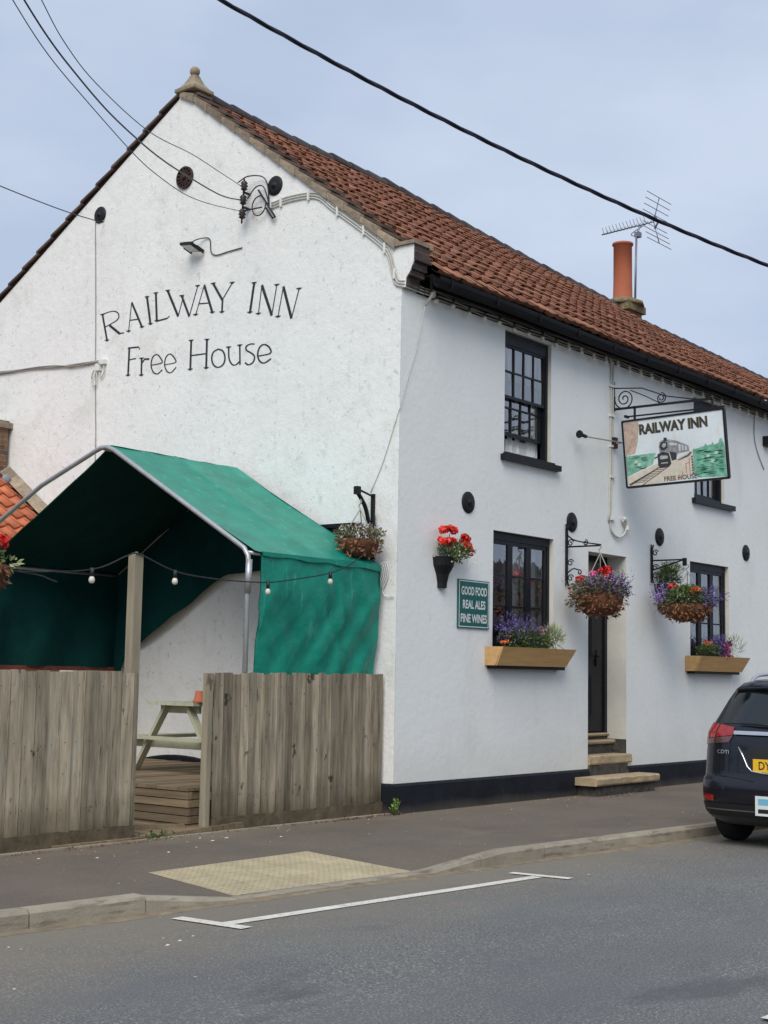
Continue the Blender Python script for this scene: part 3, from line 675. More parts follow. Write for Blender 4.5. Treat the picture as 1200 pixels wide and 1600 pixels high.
g = MB(); g.add([(a+.07, .34, 2.80), (b-.07, .34, 2.80), (b-.07, .34, 3.11), (a+.07, .34, 3.11)], [(0, 1, 2, 3)]); build('fanlight', g, 'glass', dr)
s = MB()
def slab(mb, a, b, jit=.012, n=7):
    """stone slab with worn, uneven nosing"""
    x0, y0, z0 = a; x1, y1, z1 = b; o = len(mb.v)
    for i in range(n+1):
        x = x0+(x1-x0)*i/n; jy = rng.uniform(-jit, jit); jz = rng.uniform(-jit, jit)*.5
        mb.v.extend([(x, y1, z0), (x, y0+jy+.012, z0+.0), (x, y0+jy, z0+.02), (x, y0+jy*.6, z1-.016+jz), (x, y0+.022+jy*.5, z1+jz*.4), (x, y1, z1)])
    for i in range(n):
        for k in range(5): p = o+i*6+k; mb.face((p, p+6, p+7, p+1))
    mb.face([o+k for k in range(6)]); mb.face([o+n*6+k for k in range(6)][::-1])
slab(s, (3.80, -.37, .105), (5.52, -.0, .205), .018, 9); slab(s, (4.19, -.04, .345), (5.31, .22, .468), .012); slab(s, (4.19, .16, .60), (5.222, .30, .652), .006, 4); slab(s, (4.19, .26, .70), (5.222, .36, .742), .006, 4)
build('doorstep', s, 'step', inn)
s = MB(); s.box((3.88, -.31, -.2), (5.46, -.0, .105)); s.box((4.188, -.02, .0), (5.228, .2, .345)); s.box((4.19, .20, .3), (5.226, .3, .60)); s.box((4.19, .30, .55), (5.226, .34, .70)); s.box((5.219, .0, .335), (5.227, .3, .66))
build('step_riser', s, 'riser', inn)

# ---- round wall tie plates
def plate(c, ax, r_, spoked=False):
    mb = MB(); sg = -1
    prof = [(r_, 0), (r_, -.010), (r_*.9, -.020), (r_*.5, -.028), (r_*.22, -.03), (r_*.2, -.045), (r_*.08, -.05)]
    if spoked:
        prof = [(r_*.25, 0), (r_*.25, -.04), (r_*.1, -.06)]
        n = 24; o = len(mb.v)
        for ri, h in ((r_*.86, -.002), (r_*.86, -.03), (r_, -.03), (r_, -.002)):
            for j in range(n):
                t = 2*pi*j/n; mb.v.append((c[0]+h, c[1]+ri*cos(t), c[2]+ri*sin(t)))
        for i in range(3):
            for j in range(n): mb.face((o+i*n+j, o+i*n+(j+1) % n, o+(i+1)*n+(j+1) % n, o+(i+1)*n+j))
        for j in range(14):
            t = 2*pi*j/14; mb.beam((c[0]-.018, c[1]+.2*r_*cos(t), c[2]+.2*r_*sin(t)), (c[0]-.018, c[1]+.9*r_*cos(t), c[2]+.9*r_*sin(t)), r_*.15, .02, (1, 0, 0))
        o = len(mb.v); mb.v.append((c[0]-.004, c[1], c[2]))
        for j in range(n): t = 2*pi*j/n; mb.v.append((c[0]-.004, c[1]+r_*.9*cos(t), c[2]+r_*.9*sin(t)))
        for j in range(n): mb.face((o, o+1+j, o+1+(j+1) % n))
    mb.lathe(prof, c, 20, ax); return mb
for (x, z) in ((1.355, 3.556), (3.746, 3.541), (6.21, 3.556), (9.172, 3.549)):
    build('wall_tie_plate', plate((x, -.001, z), 'Y', .132), 'iron', inn)
build('wall_tie_plate', plate((-.001, 2.02, 7.49), 'X', .125), 'iron', inn); build('wall_tie_plate', plate((-.001, 5.305, 7.73), 'X', .118), 'iron', inn)
M['rust'] = mat('rusty_black_iron', (0.035, 0.017, 0.012), 0.8, 0.5, 12, 0.3, 60)
build('wall_tie_plate', plate((-.001, 3.63, 7.92), 'X', .15, True), 'rust', inn, 'rusty spoked tie plate')
LETTERS = [([(5.173,6.301),(5.057,5.927)],0.02),([(5.19,6.309),(4.978,6.324),(4.868,6.289),(4.837,6.232),(4.885,6.18),(5.1,6.125)],0.011),([(5.022,6.136),(4.804,5.989)],0.02),([(4.812,5.993),(4.719,5.991)],0.009),([(4.589,6.389),(4.628,5.997)],0.009),([(4.589,6.389),(4.365,6.019)],0.02),([(4.61,6.147),(4.439,6.139)],0.009),([(4.289,6.416),(4.202,6.039)],0.022),([(4.119,6.442),(4.081,6.063)],0.022),([(4.088,6.062),(3.888,6.072)],0.011),([(3.895,6.068),(3.842,6.097)],0.009),([(3.892,6.441),(3.678,6.069)],0.022),([(3.678,6.069),(3.591,6.326)],0.009),([(3.623,6.331),(3.47,6.039)],0.02),([(3.47,6.039),(3.333,6.419)],0.009),([(3.214,6.413),(3.354,6.043)],0.009),([(3.214,6.413),(3.051,6.03)],0.022),([(3.301,6.182),(3.119,6.165)],0.009),([(3.051,6.406),(2.88,6.17)],0.02),([(2.712,6.363),(2.88,6.17)],0.009),([(2.876,6.174),(2.88,6.01)],0.018),([(2.331,6.301),(2.389,5.935)],0.022),([(2.198,6.256),(2.243,5.898)],0.009),([(2.198,6.256),(2.016,5.846)],0.024),([(1.946,6.217),(2.016,5.846)],0.009),([(1.837,6.183),(1.912,5.814)],0.009),([(1.837,6.183),(1.69,5.764)],0.024),([(1.577,6.112),(1.69,5.764)],0.009),([(4.6,5.768),(4.605,5.393)],0.02),([(4.63,5.769),(4.418,5.758)],0.011),([(4.418,5.758),(4.39,5.721)],0.009),([(4.602,5.606),(4.462,5.607)],0.009),([(4.349,5.591),(4.344,5.365)],0.018),([(4.346,5.528),(4.289,5.578),(4.199,5.568)],0.013),([(4.157,5.48),(3.96,5.487),(3.97,5.54),(4.054,5.611),(4.133,5.585),(4.161,5.486),(4.116,5.388),(4.033,5.35),(3.94,5.395)],0.011),([(3.9,5.454),(3.702,5.461),(3.715,5.514),(3.798,5.585),(3.876,5.559),(3.904,5.465),(3.859,5.368),(3.778,5.336),(3.681,5.398)],0.011),([(3.419,5.711),(3.419,5.334)],0.02),([(3.132,5.686),(3.13,5.318)],0.02),([(3.417,5.517),(3.131,5.509)],0.009),([(2.924,5.54),(3.011,5.509),(3.035,5.425),(2.993,5.341),(2.91,5.304),(2.823,5.336),(2.8,5.421),(2.844,5.506),(2.924,5.54)],0.013),([(2.741,5.537),(2.729,5.398),(2.675,5.315),(2.608,5.3),(2.533,5.34)],0.013),([(2.548,5.537),(2.534,5.291)],0.015),([(2.294,5.524),(2.366,5.533),(2.434,5.512),(2.429,5.463),(2.339,5.413),(2.288,5.363),(2.311,5.298),(2.389,5.274),(2.449,5.31)],0.013),([(2.236,5.364),(2.024,5.374),(2.046,5.453),(2.137,5.499),(2.21,5.465),(2.236,5.376),(2.194,5.294),(2.116,5.265),(2.008,5.305)],0.013)]
SERIFS = [(5.173,6.301),(5.057,5.927),(4.628,5.997),(4.365,6.019),(4.289,6.416),(4.202,6.039),(4.119,6.442),(4.081,6.063),(3.892,6.441),(3.333,6.419),(3.623,6.331),(3.354,6.043),(3.051,6.03),(3.051,6.406),(2.712,6.363),(2.88,6.01),(2.331,6.301),(2.389,5.935),(2.243,5.898),(1.946,6.217),(1.912,5.814),(1.577,6.112),(4.605,5.393),(4.344,5.365),(4.349,5.591),(3.419,5.711),(3.419,5.334),(3.132,5.686),(3.13,5.318),(2.741,5.537),(2.548,5.537)]
# painted lettering on the gable: brush strokes laid 3 mm proud of the render
wds = [MB() for _ in range(4)]
def wi(y, z): return (0 if y > 2.55 else 1) if z > 5.95-.0+(.0) and not (y < 4.9 and z < 5.93) else (2 if y > 3.55 else 3)
for k, (pts, wd) in enumerate(LETTERS):
    w = wds[0 if k < 22 else 1 if k < 29 else 2 if k < 35 else 3] if False else wds[wi(sum(p[0] for p in pts)/len(pts), sum(p[1] for p in pts)/len(pts))]
    P = [Vector((0, p[0], p[1])) for p in pts]
    if len(P) > 3: P = crom(P, 4)
    n = len(P); L_ = []; R_ = []
    for i, p in enumerate(P):
        dv = (P[min(i+1, n-1)]-P[max(i-1, 0)]).normalized(); sd = Vector((0, -dv.z, dv.y)); vv = wd*1.75
        if n > 3: vv = wd*(1.05+1.0*abs(dv.z))
        L_.append(p+sd*vv/2); R_.append(p-sd*vv/2)
    xo = -.003-.0004*(k % 5)
    for i in range(n-1): w.add([(xo, L_[i].y, L_[i].z), (xo, L_[i+1].y, L_[i+1].z), (xo, R_[i+1].y, R_[i+1].z), (xo, R_[i].y, R_[i].z)], [(0, 1, 2, 3)])
for k, (y, z) in enumerate(SERIFS):
    w = wds[wi(y, z)]; xo = -.0056-.0003*(k % 3); s_ = .055
    w.add([(xo, y+s_, z+.014), (xo, y, z-.012), (xo, y-s_, z+.008), (xo, y, z+.016)], [(0, 1, 2, 3)])
for w in wds:
    if w.f: build('painted_word', w, 'letter', inn)
# ================================================================== FITTINGS ON THE INN
S_TL, S_TR, S_BR, S_BL = (-.154, 5.038), (-1.666, 5.075), (-1.735, 4.147), (-.234, 4.112)
def sp(u, v, x=4.833):
    f = lambda k: (S_BL[k]*(1-u)+S_BR[k]*u)*(1-v)+(S_TL[k]*(1-u)+S_TR[k]*u)*v
    return (x, f(0), f(1))
sg = thing('pub_sign', 'painted pictorial board of a steam train with green fields, swinging below the iron bracket', 'sign', (4.85, -.9, 4.1))
w = MB(); w.prism([sp(0, 0), sp(1, 0), sp(1, 1), sp(0, 1)][::-1], (.03, 0, 0)); build('board', w, mat('pale_sign_sky', (0.62, 0.68, 0.71), 0.55, 0.10, 2.5, 0.2, 20, spots=[(4, .56, .12, (0.60, 0.50, 0.46), .5, (1, 2, .6)), (24, .66, .05, (0.25, .2, .2), .5, (1, 1, 1))]), sg)
w = MB()
for a, b in (((0, 0), (1, 0)), ((1, 0), (1, 1)), ((1, 1), (0, 1)), ((0, 1), (0, 0))):
    w.beam(sp(*a, 4.848), sp(*b, 4.848), .026, .052, (1, 0, 0))
build('frame', w, 'iron', sg)
w = MB(); w.box((4.842, -1.675, 5.095), (4.862, -.205, 5.115))
for yy in (-.34, -1.5): w.box((4.838, yy-.012, 5.05), (4.866, yy+.012, 5.235))
w.box((4.80, -.23, 5.088), (4.90, -.20, 5.122))
build('hanger', w, 'iron', sg)
def paint(name, polys, col, x, var=.15):
    w = MB()
    for P in polys: w.add([sp(u, v, x) for u, v in P], [tuple(range(len(P)))])
    return build(name, w, mat('sign_'+name, col, .6, var, 14, .1, 30, tint=.3), sg)
paint('stain', [[(0.012, 0.975), (0.165, 0.975), (0.147, 0.69), (0.106, 0.493), (0.012, 0.474)]], (.44, .33, .27), 4.8322, .3)
paint('meadow', [[(0.01, 0.467), (0.319, 0.474), (0.297, 0.389), (0.275, 0.305), (0.011, 0.157)],
    ], (.17, .37, .28), 4.8318, .45)
paint('hedge_field', [[(0.681, 0.464), (0.73, .47), (0.794, 0.495), (0.807, 0.532), (0.816, 0.496), (0.861, 0.501), (0.874, 0.538), (0.889, 0.496), (0.929, 0.515), (0.944, 0.58), (0.965, 0.576), (0.979, 0.505), (0.985, 0.436), (0.985, 0.02), (0.714, 0.045), (0.665, 0.104)]], (.15, .38, .27), 4.8318, .45)
w = MB()
r2 = random.Random(4)
for k in range(90):
    u0 = r2.uniform(.69, .93); v = r2.uniform(.07, .44); l_ = r2.uniform(.03, .12); u1_ = min(.98, u0+l_)
    w.tint = r2.uniform(-1, 1); t_ = r2.uniform(.006, .012); w.add([sp(u0, v, 4.8312), sp((u0+u1_)/2, v-t_*.4, 4.8312), sp(u1_, v+.004, 4.8312), sp((u0+u1_)/2, v+t_, 4.8312)], [(0, 1, 2, 3)])
for k in range(14):
    u0 = r2.uniform(.03, .2); v = r2.uniform(.25, .44); w.add([sp(u0, v, 4.8312), sp(u0+.05, v, 4.8312), sp(u0+.06, v+.012, 4.8312), sp(u0+.01, v+.012, 4.8312)], [(0, 1, 2, 3)])
build('hedge_strokes', w, mat('sign_dark_green', (.02, .15, .10), .6, .2, 9, tint=.4), sg)
w = MB()
for (u, v) in ((.09, .36), (.12, .31), (.80, .33), (.88, .36), (.84, .25)):
    w.add([sp(u, v, 4.8309), sp(u+.03, v-.01, 4.8309), sp(u+.045, v+.03, 4.8309), sp(u+.01, v+.035, 4.8309)], [(0, 1, 2, 3)])
build('pale_patches', w, mat('sign_pale_patch', (.45, .55, .48), .6, .1, 9), sg)
paint('path', [[(0.012, 0.143), (0.274, 0.288), (0.418, 0.343), (0.511, 0.345), (0.66, 0.441), (0.682, 0.421), (0.671, 0.103), (0.587, 0.038), (0.402, 0.032), (0.128, 0.014), (0.012, 0.014)]], (.55, .50, .42), 4.8315, .12)
paint('track', [[(0.022, 0.045), (0.344, 0.259), (0.357, 0.255), (0.037, 0.018)], [(0.151, 0.014), (0.424, 0.248), (0.440, 0.247), (0.167, 0.014)], [(0.522, 0.33), (0.629, 0.395), (0.654, 0.434), (0.671, 0.422), (0.639, 0.367), (0.539, 0.323)]]
    + [[(.05+.033*k, .05+.024*k), (.185+.028*k, .055+.022*k), (.187+.028*k, .065+.022*k), (.052+.033*k, .059+.024*k)] for k in range(9)]
    + [[(.66+.0*k, .10+.04*k), (.675, .10+.04*k), (.675, .13+.04*k), (.66, .13+.04*k)] for k in range(7)], (.10, .085, .085), 4.8308, .2)
paint('fence_marks', [[(.60, .12), (.607, .12), (.607, .27), (.60, .27)], [(.60, .26), (.64, .27), (.64, .28), (.60, .27)], [(.635, .10), (.642, .10), (.642, .34), (.635, .34)], [(.56, .06), (.566, .06), (.566, .16), (.56, .16)], [(.53, .04), (.537, .04), (.537, .12), (.53, .12)]], (.42, .18, .13), 4.8304)
paint('carriages', [[(0.35, 0.548), (0.36, 0.624), (0.399, 0.653), (0.451, 0.649), (0.537, 0.611), (0.642, 0.523), (0.649, 0.444), (0.533, 0.425), (0.511, 0.345), (0.465, 0.349), (0.459, 0.458), (0.354, 0.468)]], (.22, .23, .25), 4.8312, .5)
paint('carriage_sides', [[(.545, .565), (.565, .555), (.565, .46), (.545, .46)], [(.575, .55), (.592, .54), (.592, .46), (.575, .46)], [(.605, .53), (.625, .52), (.625, .46), (.605, .46)], [(.46, .60), (.53, .575), (.53, .55), (.46, .56)]], (.50, .52, .53), 4.8307)
paint('engine', [[(0.359, 0.554), (0.374, 0.614), (0.41, 0.632), (0.438, 0.598), (0.438, 0.532), (0.409, 0.493), (0.37, 0.5)], [(0.404, 0.634), (0.404, 0.682), (0.436, 0.679), (0.435, 0.629)],
    [(0.33, 0.445), (0.378, 0.475), (0.446, 0.45), (0.457, 0.371), (0.462, 0.284), (0.437, 0.245), (0.354, 0.24), (0.331, 0.279), (0.332, 0.375)], [(.45, .47), (.52, .44), (.515, .34), (.47, .33)], [(.30, .40), (.33, .42), (.33, .40), (.30, .38)]], (.025, .026, .03), 4.8303, .3)
paint('engine_lights', [[(.378, .56), (.395, .60), (.42, .60), (.425, .56), (.40, .53)], [(.35, .40), (.37, .425), (.43, .41), (.435, .37), (.36, .365)], [(.36, .30), (.43, .30), (.43, .315), (.36, .315)], [(.455, .63), (.53, .595), (.53, .60), (.455, .64)]], (.36, .36, .37), 4.8299, .3)
def sign_text(s, u0, u1, v0, v1, x, name, m_, bold, sk=0.0):
    uv, fs = text_mb(s, 1, bold=bold); w = MB(); w.add([sp(u0+(u1-u0)*a, v0+(v1-v0)*b, x) for a, b in uv], fs); return build(name, w, m_, sg)
sign_text('RAILWAY INN', .168, .842, .765, .925, 4.8300, 'lettering', mat('sign_letter', (.035, .034, .028), .6, .4, 12), .045)
sign_text('RAILWAY INN', .163, .837, .770, .930, 4.8306, 'lettering_shadow', mat('sign_letter_edge', (.30, .28, .20), .6, .4, 12), .05)
sign_text('FREE HOUSE', .38, .702, .036, .106, 4.8296, 'small_lettering', mat('sign_letter_small', (.09, .065, .05), .6, .3, 12), .02)
# sign bracket
br = thing('sign_bracket', 'black wrought iron scroll bracket carrying the train sign', 'bracket', (4.85, 0, 5.2))
w = MB(); w.box((4.83, -.022, 5.20), (4.87, -.001, 5.62)); build('wall_bar', w, 'iron', br)
w = MB(); w.box((4.838, -1.50, 5.212), (4.862, -.02, 5.243)); w.tube([(4.85, -.02, 5.527), (4.85, -.45, 5.485), (4.85, -.82, 5.335), (4.85, -1.23, 5.25)], .009, 6)
w.tube([(4.85, -.27, 5.475), (4.85, -.50, 5.37), (4.85, -.72, 5.25)], .008, 6)
build('arm', w, 'iron', br)
def spiral(c, r0, turns, a0, sgn=1, n=40, x=4.85, r1=.02):
    return [(x, c[0]+(r0+(r1-r0)*t/n)*cos(a0+sgn*turns*2*pi*t/n), c[1]+(r0+(r1-r0)*t/n)*sin(a0+sgn*turns*2*pi*t/n)) for t in range(n+1)]
w = MB(); w.tube(spiral((-.18, 5.362), .155, 2.1, 0.3, -1), .009, 6); w.tube(spiral((-.745, 5.315), .075, 1.8, 1.6, 1), .008, 6); build('scroll', w, 'iron', br)
# flood lamp on a rod, facade
fl = thing('sign_floodlight', 'small grey spotlight on a thin rod aimed at the train sign', 'lamp', (4.9, 0, 4.75))
w = MB(); rod0, rod1 = Vector((5.0, -.12, 4.76)), Vector((3.86, -.13, 4.70)); w.tube([rod0, rod1], .010, 6); w.tube([(4.86, -.002, 4.74), (4.86, -.12, 4.752)], .012, 6); build('rod', w, 'conduit', fl)
w = MB(); w.box((4.81, -.05, 4.68), (4.90, -.001, 4.83)); build('mounting_box', w, 'rust2' if 'rust2' in M else 'rust', fl)
w = MB(); w.tube([rod1+Vector((.03, 0, .0)), rod1+Vector((-.12, -.01, .006))], .026, 8); w.lathe([(.018, 0), (.05, -.04), (.055, -.055)], rod1+Vector((-.10, -.01, .006)), 12, 'X'); build('lamp_head', w, 'iron', fl)
# gable floodlight
gl = thing('gable_floodlight', 'flat black LED floodlight above the painted gable lettering', 'lamp', (0, 3.4, 6.9))
Mh = Matrix.Translation((-.14, 3.34, 6.90)) @ Matrix.Rotation(R(16), 4, 'Y') @ Matrix.Rotation(R(8), 4, 'X') @ Matrix.Scale(.8, 4)
w = MB(); w.box((-.13, -.135, -.02), (.12, .135, .02), Mh); w.box((-.02, -.15, -.03), (.16, -.137, .03), Mh); w.box((-.02, .137, -.03), (.16, .15, .03), Mh)
for k in range(6): w.box((-.1+.036*k, -.11, .02), (-.09+.036*k, .11, .045), Mh)
build('lamp_head', w, 'iron', gl)
w = MB(); w.box((-.105, -.11, -.027), (.10, .11, -.021), Mh); build('lens', w, 'signwhite', gl)
w = MB(); w.tube(crom([(-.11, 3.36, 6.92), (-.10, 3.34, 6.99), (-.03, 3.24, 7.03), (-.012, 3.13, 7.0), (-.012, 3.10, 6.83), (-.012, 3.0, 6.77), (-.012, 2.8, 6.78), (-.012, 2.55, 6.79)], 5), .007, 6); build('cord', w, 'wire', gl)
# notice
nb = thing('notice_board', 'green sign reading GOOD FOOD REAL ALES FINE WINES on the front wall', 'sign', (1.48, -.02, 2.06))
w = MB(); w.box((1.155, -.02, 2.055), (1.80, -.001, 2.63)); build('backing', w, 'signgreen', nb)
w = MB()
for a, b in (((1.17, 2.068), (1.785, 2.078)), ((1.17, 2.607), (1.785, 2.617)), ((1.17, 2.078), (1.18, 2.607)), ((1.775, 2.078), (1.785, 2.607))):
    w.box((a[0], -.0225, a[1]), (b[0], -.0205, b[1]))
for s_, z0, x0, x1 in (('GOOD FOOD', 2.445, 1.215, 1.745), ('REAL ALES', 2.285, 1.245, 1.715), ('FINE WINES', 2.12, 1.205, 1.75)):
    uv, fs = text_mb(s_, 1, bold=.03); w.add([(x0+(x1-x0)*a, -.023, z0+.105*b) for a, b in uv], fs)
build('lettering', w, 'signwhite', nb)

# ---- cables
def cable(name, label, runs, material, group=None):
    w = MB()
    for pts, r_ in runs: w.tube(pts, r_, 6)
    return tag(build(name, w, material), label, 'cable', group)
WA = [(-6.746, -1.676, 6.634), (-6.234, -1.362, 6.494), (-5.796, -1.094, 6.399), (-5.114, -0.675, 6.396), (-3.784, 0.14, 6.579), (-2.415, 0.98, 6.946), (-1.307, 1.659, 7.203), (-0.13, 2.42, 7.50)]
WB = [(-7.075, -1.877, 6.431), (-6.518, -1.534, 6.333), (-6.088, -1.269, 6.281), (-5.646, -0.998, 6.267), (-4.868, -0.519, 6.289), (-4.055, -0.019, 6.378), (-3.373, 0.401, 6.485), (-2.582, 0.888, 6.65), (-1.246, 1.709, 6.963), (-0.13, 2.43, 7.345)]
WC = [(-7.208, -1.958, 6.349), (-6.698, -1.643, 6.232), (-6.069, -1.255, 6.154), (-5.215, -0.728, 6.165), (-4.08, -0.027, 6.214), (-3.37, 0.412, 6.302), (-2.533, 0.928, 6.459), (-1.586, 1.513, 6.724), (-0.14, 2.40, 7.19)]
for pts, r_, lb in ((WA, .0045, 'uppermost thin service wire running from upper left to the top insulator'), (WB, .0078, 'thick middle service wire crossing the spoked plate to the middle insulator'), (WC, .0045, 'lowest thin service wire sagging to the bottom insulator')):
    ext = [tuple(Vector(pts[0])+(Vector(pts[0])-Vector(pts[1]))*k+Vector((0, 0, .03*k*k))) for k in (14, 9, 6, 3, 2, 1)]
    cable('service_wire', lb, [(crom(ext+pts, 6), r_)], 'bluecable' if r_ > .006 else 'wire', 'service wires to the gable')
cable('telephone_wire', 'thin wire from the left edge to the upper left tie plate', [(crom([(-14, 1.6, 8.2), (-10, 2.63, 7.75), (-6, 3.65, 7.45), (-4, 4.17, 7.37), (-2.831, 4.484, 7.382), (-2.145, 4.664, 7.412), (-1.467, 4.841, 7.452), (-0.74, 5.032, 7.511), (-.02, 5.22, 7.60)], 6), .007)], 'wire')
# big twisted overhead cable
P = crom([(-8.2, -2.9, 6.75), (-6.193, -2.552, 6.445), (-5.473, -2.498, 6.467), (-4.257, -2.835, 6.208), (-3.068, -3.332, 5.918), (-1.892, -3.998, 5.569), (-0.81, -4.751, 5.173), (1.6, -6.6, 4.6)][1:], 22)
P0 = Vector((-5.473, -2.498, 6.467)); P1 = Vector((-0.81, -4.751, 5.173)); P = []
for k in range(651):
    t = -2.0+5.5*k/650; q = P0.lerp(P1, t); q.z -= .42*t*(1-t)*1.0; P.append(q)
w = MB(); w.smooth = True
for ph in range(3):
    w.tube([q+Vector((0, .011*cos(k*.33+ph*2.094), .0085*sin(k*.33+ph*2.094))) for k, q in enumerate(P)], .0095, 6)
tag(build('overhead_cable', w, 'bluecable'), 'thick dark blue twisted cable crossing the sky above the roof', 'cable')
# insulators
ins = thing('insulator_bracket', 'three dark porcelain insulators with looping wires on the gable', 'insulator', (0, 2.45, 7.36))
for y, z in ((2.44, 7.545), (2.45, 7.365), (2.46, 7.185)):
    w = MB(); w.lathe([(.015, -.07), (.045, -.05), (.03, -.03), (.05, -.01), (.034, .012), (.046, .03), (.02, .06)], (-.12, y, z), 12); build('insulator', w, 'porcelain', ins)
w = MB(); w.tube([(-.12, 2.44, 7.63), (-.12, 2.465, 7.06)], .011, 6); w.beam((-.12, 2.45, 7.46), (-.001, 2.45, 7.46), .03, .02); w.beam((-.12, 2.455, 7.27), (-.001, 2.455, 7.27), .03, .02); build('rack', w, 'iron', ins)
w = MB()
w.tube(crom([(-.13, 2.54, 7.60), (-.10, 2.40, 7.66), (-.05, 2.2, 7.63), (-.03, 2.12, 7.5), (-.02, 2.10, 7.25)], 6), .008, 6)
w.tube(crom([(-.12, 2.38, 7.36), (-.08, 2.28, 7.50), (-.05, 2.18, 7.50), (-.03, 2.12, 7.35), (-.02, 2.10, 7.23)], 6), .008, 6)
w.tube([(-.06, 2.235+.115*cos(t*.35), 7.26+.125*sin(t*.35)) for t in range(19)], .008, 6)
w.tube([(-.05, 2.26, 7.47), (-.03, 2.10, 7.24), (-.05, 1.96, 7.07), (-.05, 2.0, 7.06), (-.03, 2.14, 7.22)], .012, 6)
w.tube([(-.13, 2.42, 7.21), (-.06, 2.36, 7.24), (-.04, 2.2, 7.24)], .010, 6); build('wire_loop', w, 'wire', ins)
# conduits along the verge and round to the front
gp = [(2.067, 7.24), (1.747, 7.27), (1.33, 7.225), (1.05, 7.02), (0.568, 6.66), (0.227, 6.37), (0.125, 6.12), (0.07, 5.965), (-.005, 5.93)]
runs = []
for k, dz in enumerate((.035, 0, -.035)):
    off = []
    for i, (y, z) in enumerate(gp):
        t = min(1, i/6); off.append((-.014, y-dz*.7*t-(0), z+dz*(1-.4*t)))
    off[-1] = (-.014, -.03, 5.925-.0+dz)
    runs.append((crom(off+[(.05, -.045, 5.925+dz), (.4, -.03, 5.925+dz)], 6), .0085))
cdt = cable('conduit', 'three pale clipped cables curving down the right of the gable to the eaves', runs, 'cable')
for (y, z) in ((1.90, 7.255), (1.45, 7.25), (.98, 6.965), (.57, 6.66), (.25, 6.39), (.10, 6.06)):
    w = MB(); w.box((-.032, y-.014, z-.06), (-.003, y+.014, z+.06)); build('clip', w, 'white', cdt)
cable('eaves_cable', 'grey cables strung along the front wall under the gutter', [([(.4+.25*i, -.03, 5.925+dz+.008*sin(i*1.7+k)) for i in range(75)], rr) for k, (dz, rr) in enumerate(((.035, .010), (0.0, .011), (-.035, .011)))]+[([(.4+.25*i, -.17, 5.955+.012*sin(i*1.2)) for i in range(75)], .007)], 'conduit')
dl = cable('downlead', 'pair of pale cables running down beside the sign bracket to a curl over the door', [(crom([(4.70, -.04, 5.93), (4.765, -.03, 5.84), (4.775, -.012, 5.7), (4.77, -.012, 5.2), (4.76, -.012, 4.67), (4.735, -.012, 4.1), (4.715, -.012, 3.64)], 5), .017),
    (crom([(4.76, -.04, 5.90), (4.83, -.02, 5.82), (4.835, -.010, 5.5), (4.82, -.010, 4.6), (4.77, -.010, 3.9), (4.75, -.010, 3.64), (4.80, -.02, 3.50), (4.95, -.03, 3.44), (5.10, -.04, 3.50), (5.15, -.04, 3.60), (5.06, -.04, 3.68)], 5), .015)], 'cable')
for z in (5.55, 5.13, 4.7, 4.27, 3.68):
    w = MB(); w.box((4.73, -.035, z-.015), (4.86, -.002, z+.015)); build('clip', w, 'white', dl)
w = MB(); w.tube(crom([(5.05, -.045, 3.70), (5.10, -.05, 3.71), (5.17, -.05, 3.64), (5.165, -.05, 3.55)], 5), .03, 8); tag(build('loose_cable_end', w, 'white'), 'curled white cable end above the door', 'cable')
cable('gable_cable', 'thin vertical wire down the left of the gable', [(crom([(-.01, 5.21, 7.63), (-.01, 5.36, 7.66), (-.01, 5.39, 7.6), (-.01, 5.35, 7.0), (-.01, 5.30, 6.2), (-.01, 5.267, 5.59), (-.01, 5.23, 5.0), (-.01, 5.20, 4.55), (-.01, 5.19, 3.9)], 5), .007)], 'conduit')
cable('side_cable', 'sagging twin cable from the left edge to the white junction box', [(crom([(-.02, 8.9, 5.85), (-.02, 7.39, 5.76), (-.02, 6.6, 5.72), (-.02, 6.1, 5.68), (-.02, 5.7, 5.67), (-.02, 5.2, 5.66)], 5), .013), (crom([(-.03, 8.9, 5.83), (-.03, 7.39, 5.74), (-.03, 6.6, 5.73), (-.03, 6.1, 5.70), (-.03, 5.7, 5.645), (-.03, 5.2, 5.65)], 5), .009)], 'conduit')
jb = thing('junction_box', 'white junction box with looped cable on the gable', 'junction box', (0, 5.2, 5.5))
w = MB(); w.box((-.05, 5.14, 5.52), (-.001, 5.23, 5.62)); w.box((-.05, 5.04, 5.60), (-.001, 5.16, 5.66)); build('box', w, 'white', jb)
w = MB(); w.tube([(-.04, 5.25+.05*cos(t*.33), 5.42+.11*sin(t*.33)) for t in range(20)], .009, 6); w.tube(crom([(-.03, 5.08, 5.6), (-.03, 5.06, 5.5), (-.03, 5.12, 5.42), (-.03, 5.17, 5.52)], 5), .009, 6); build('cable_loop', w, 'cable', jb)
cable('slanting_flex', 'thin white flex slanting from the eaves round the corner to the basket bracket', [([(.44, -.20, 5.98), (.38, -.05, 5.75)], .016), (crom([(.38, -.05, 5.75), (.28, -.02, 5.26), (.12, -.014, 4.85), (.0, -.014, 4.52), (-.014, .02, 4.42), (-.012, .217, 3.90), (-.012, .395, 3.55)], 5), .0045)], 'cable')
cable('bracket_cable', 'grey cable dropping at the far end of the front wall', [(crom([(9.53, -.03, 5.9), (9.53, -.012, 5.75), (9.54, -.012, 5.45), (9.70, -.012, 5.2), (9.9, -.012, 5.0)], 5), .008)], 'conduit')
w = MB(); w.box((9.88, -.1, 5.40), (10.1, -.001, 5.56)); tag(build('alarm_box', w, 'iron'), 'small black box high at the right end of the wall', 'box')
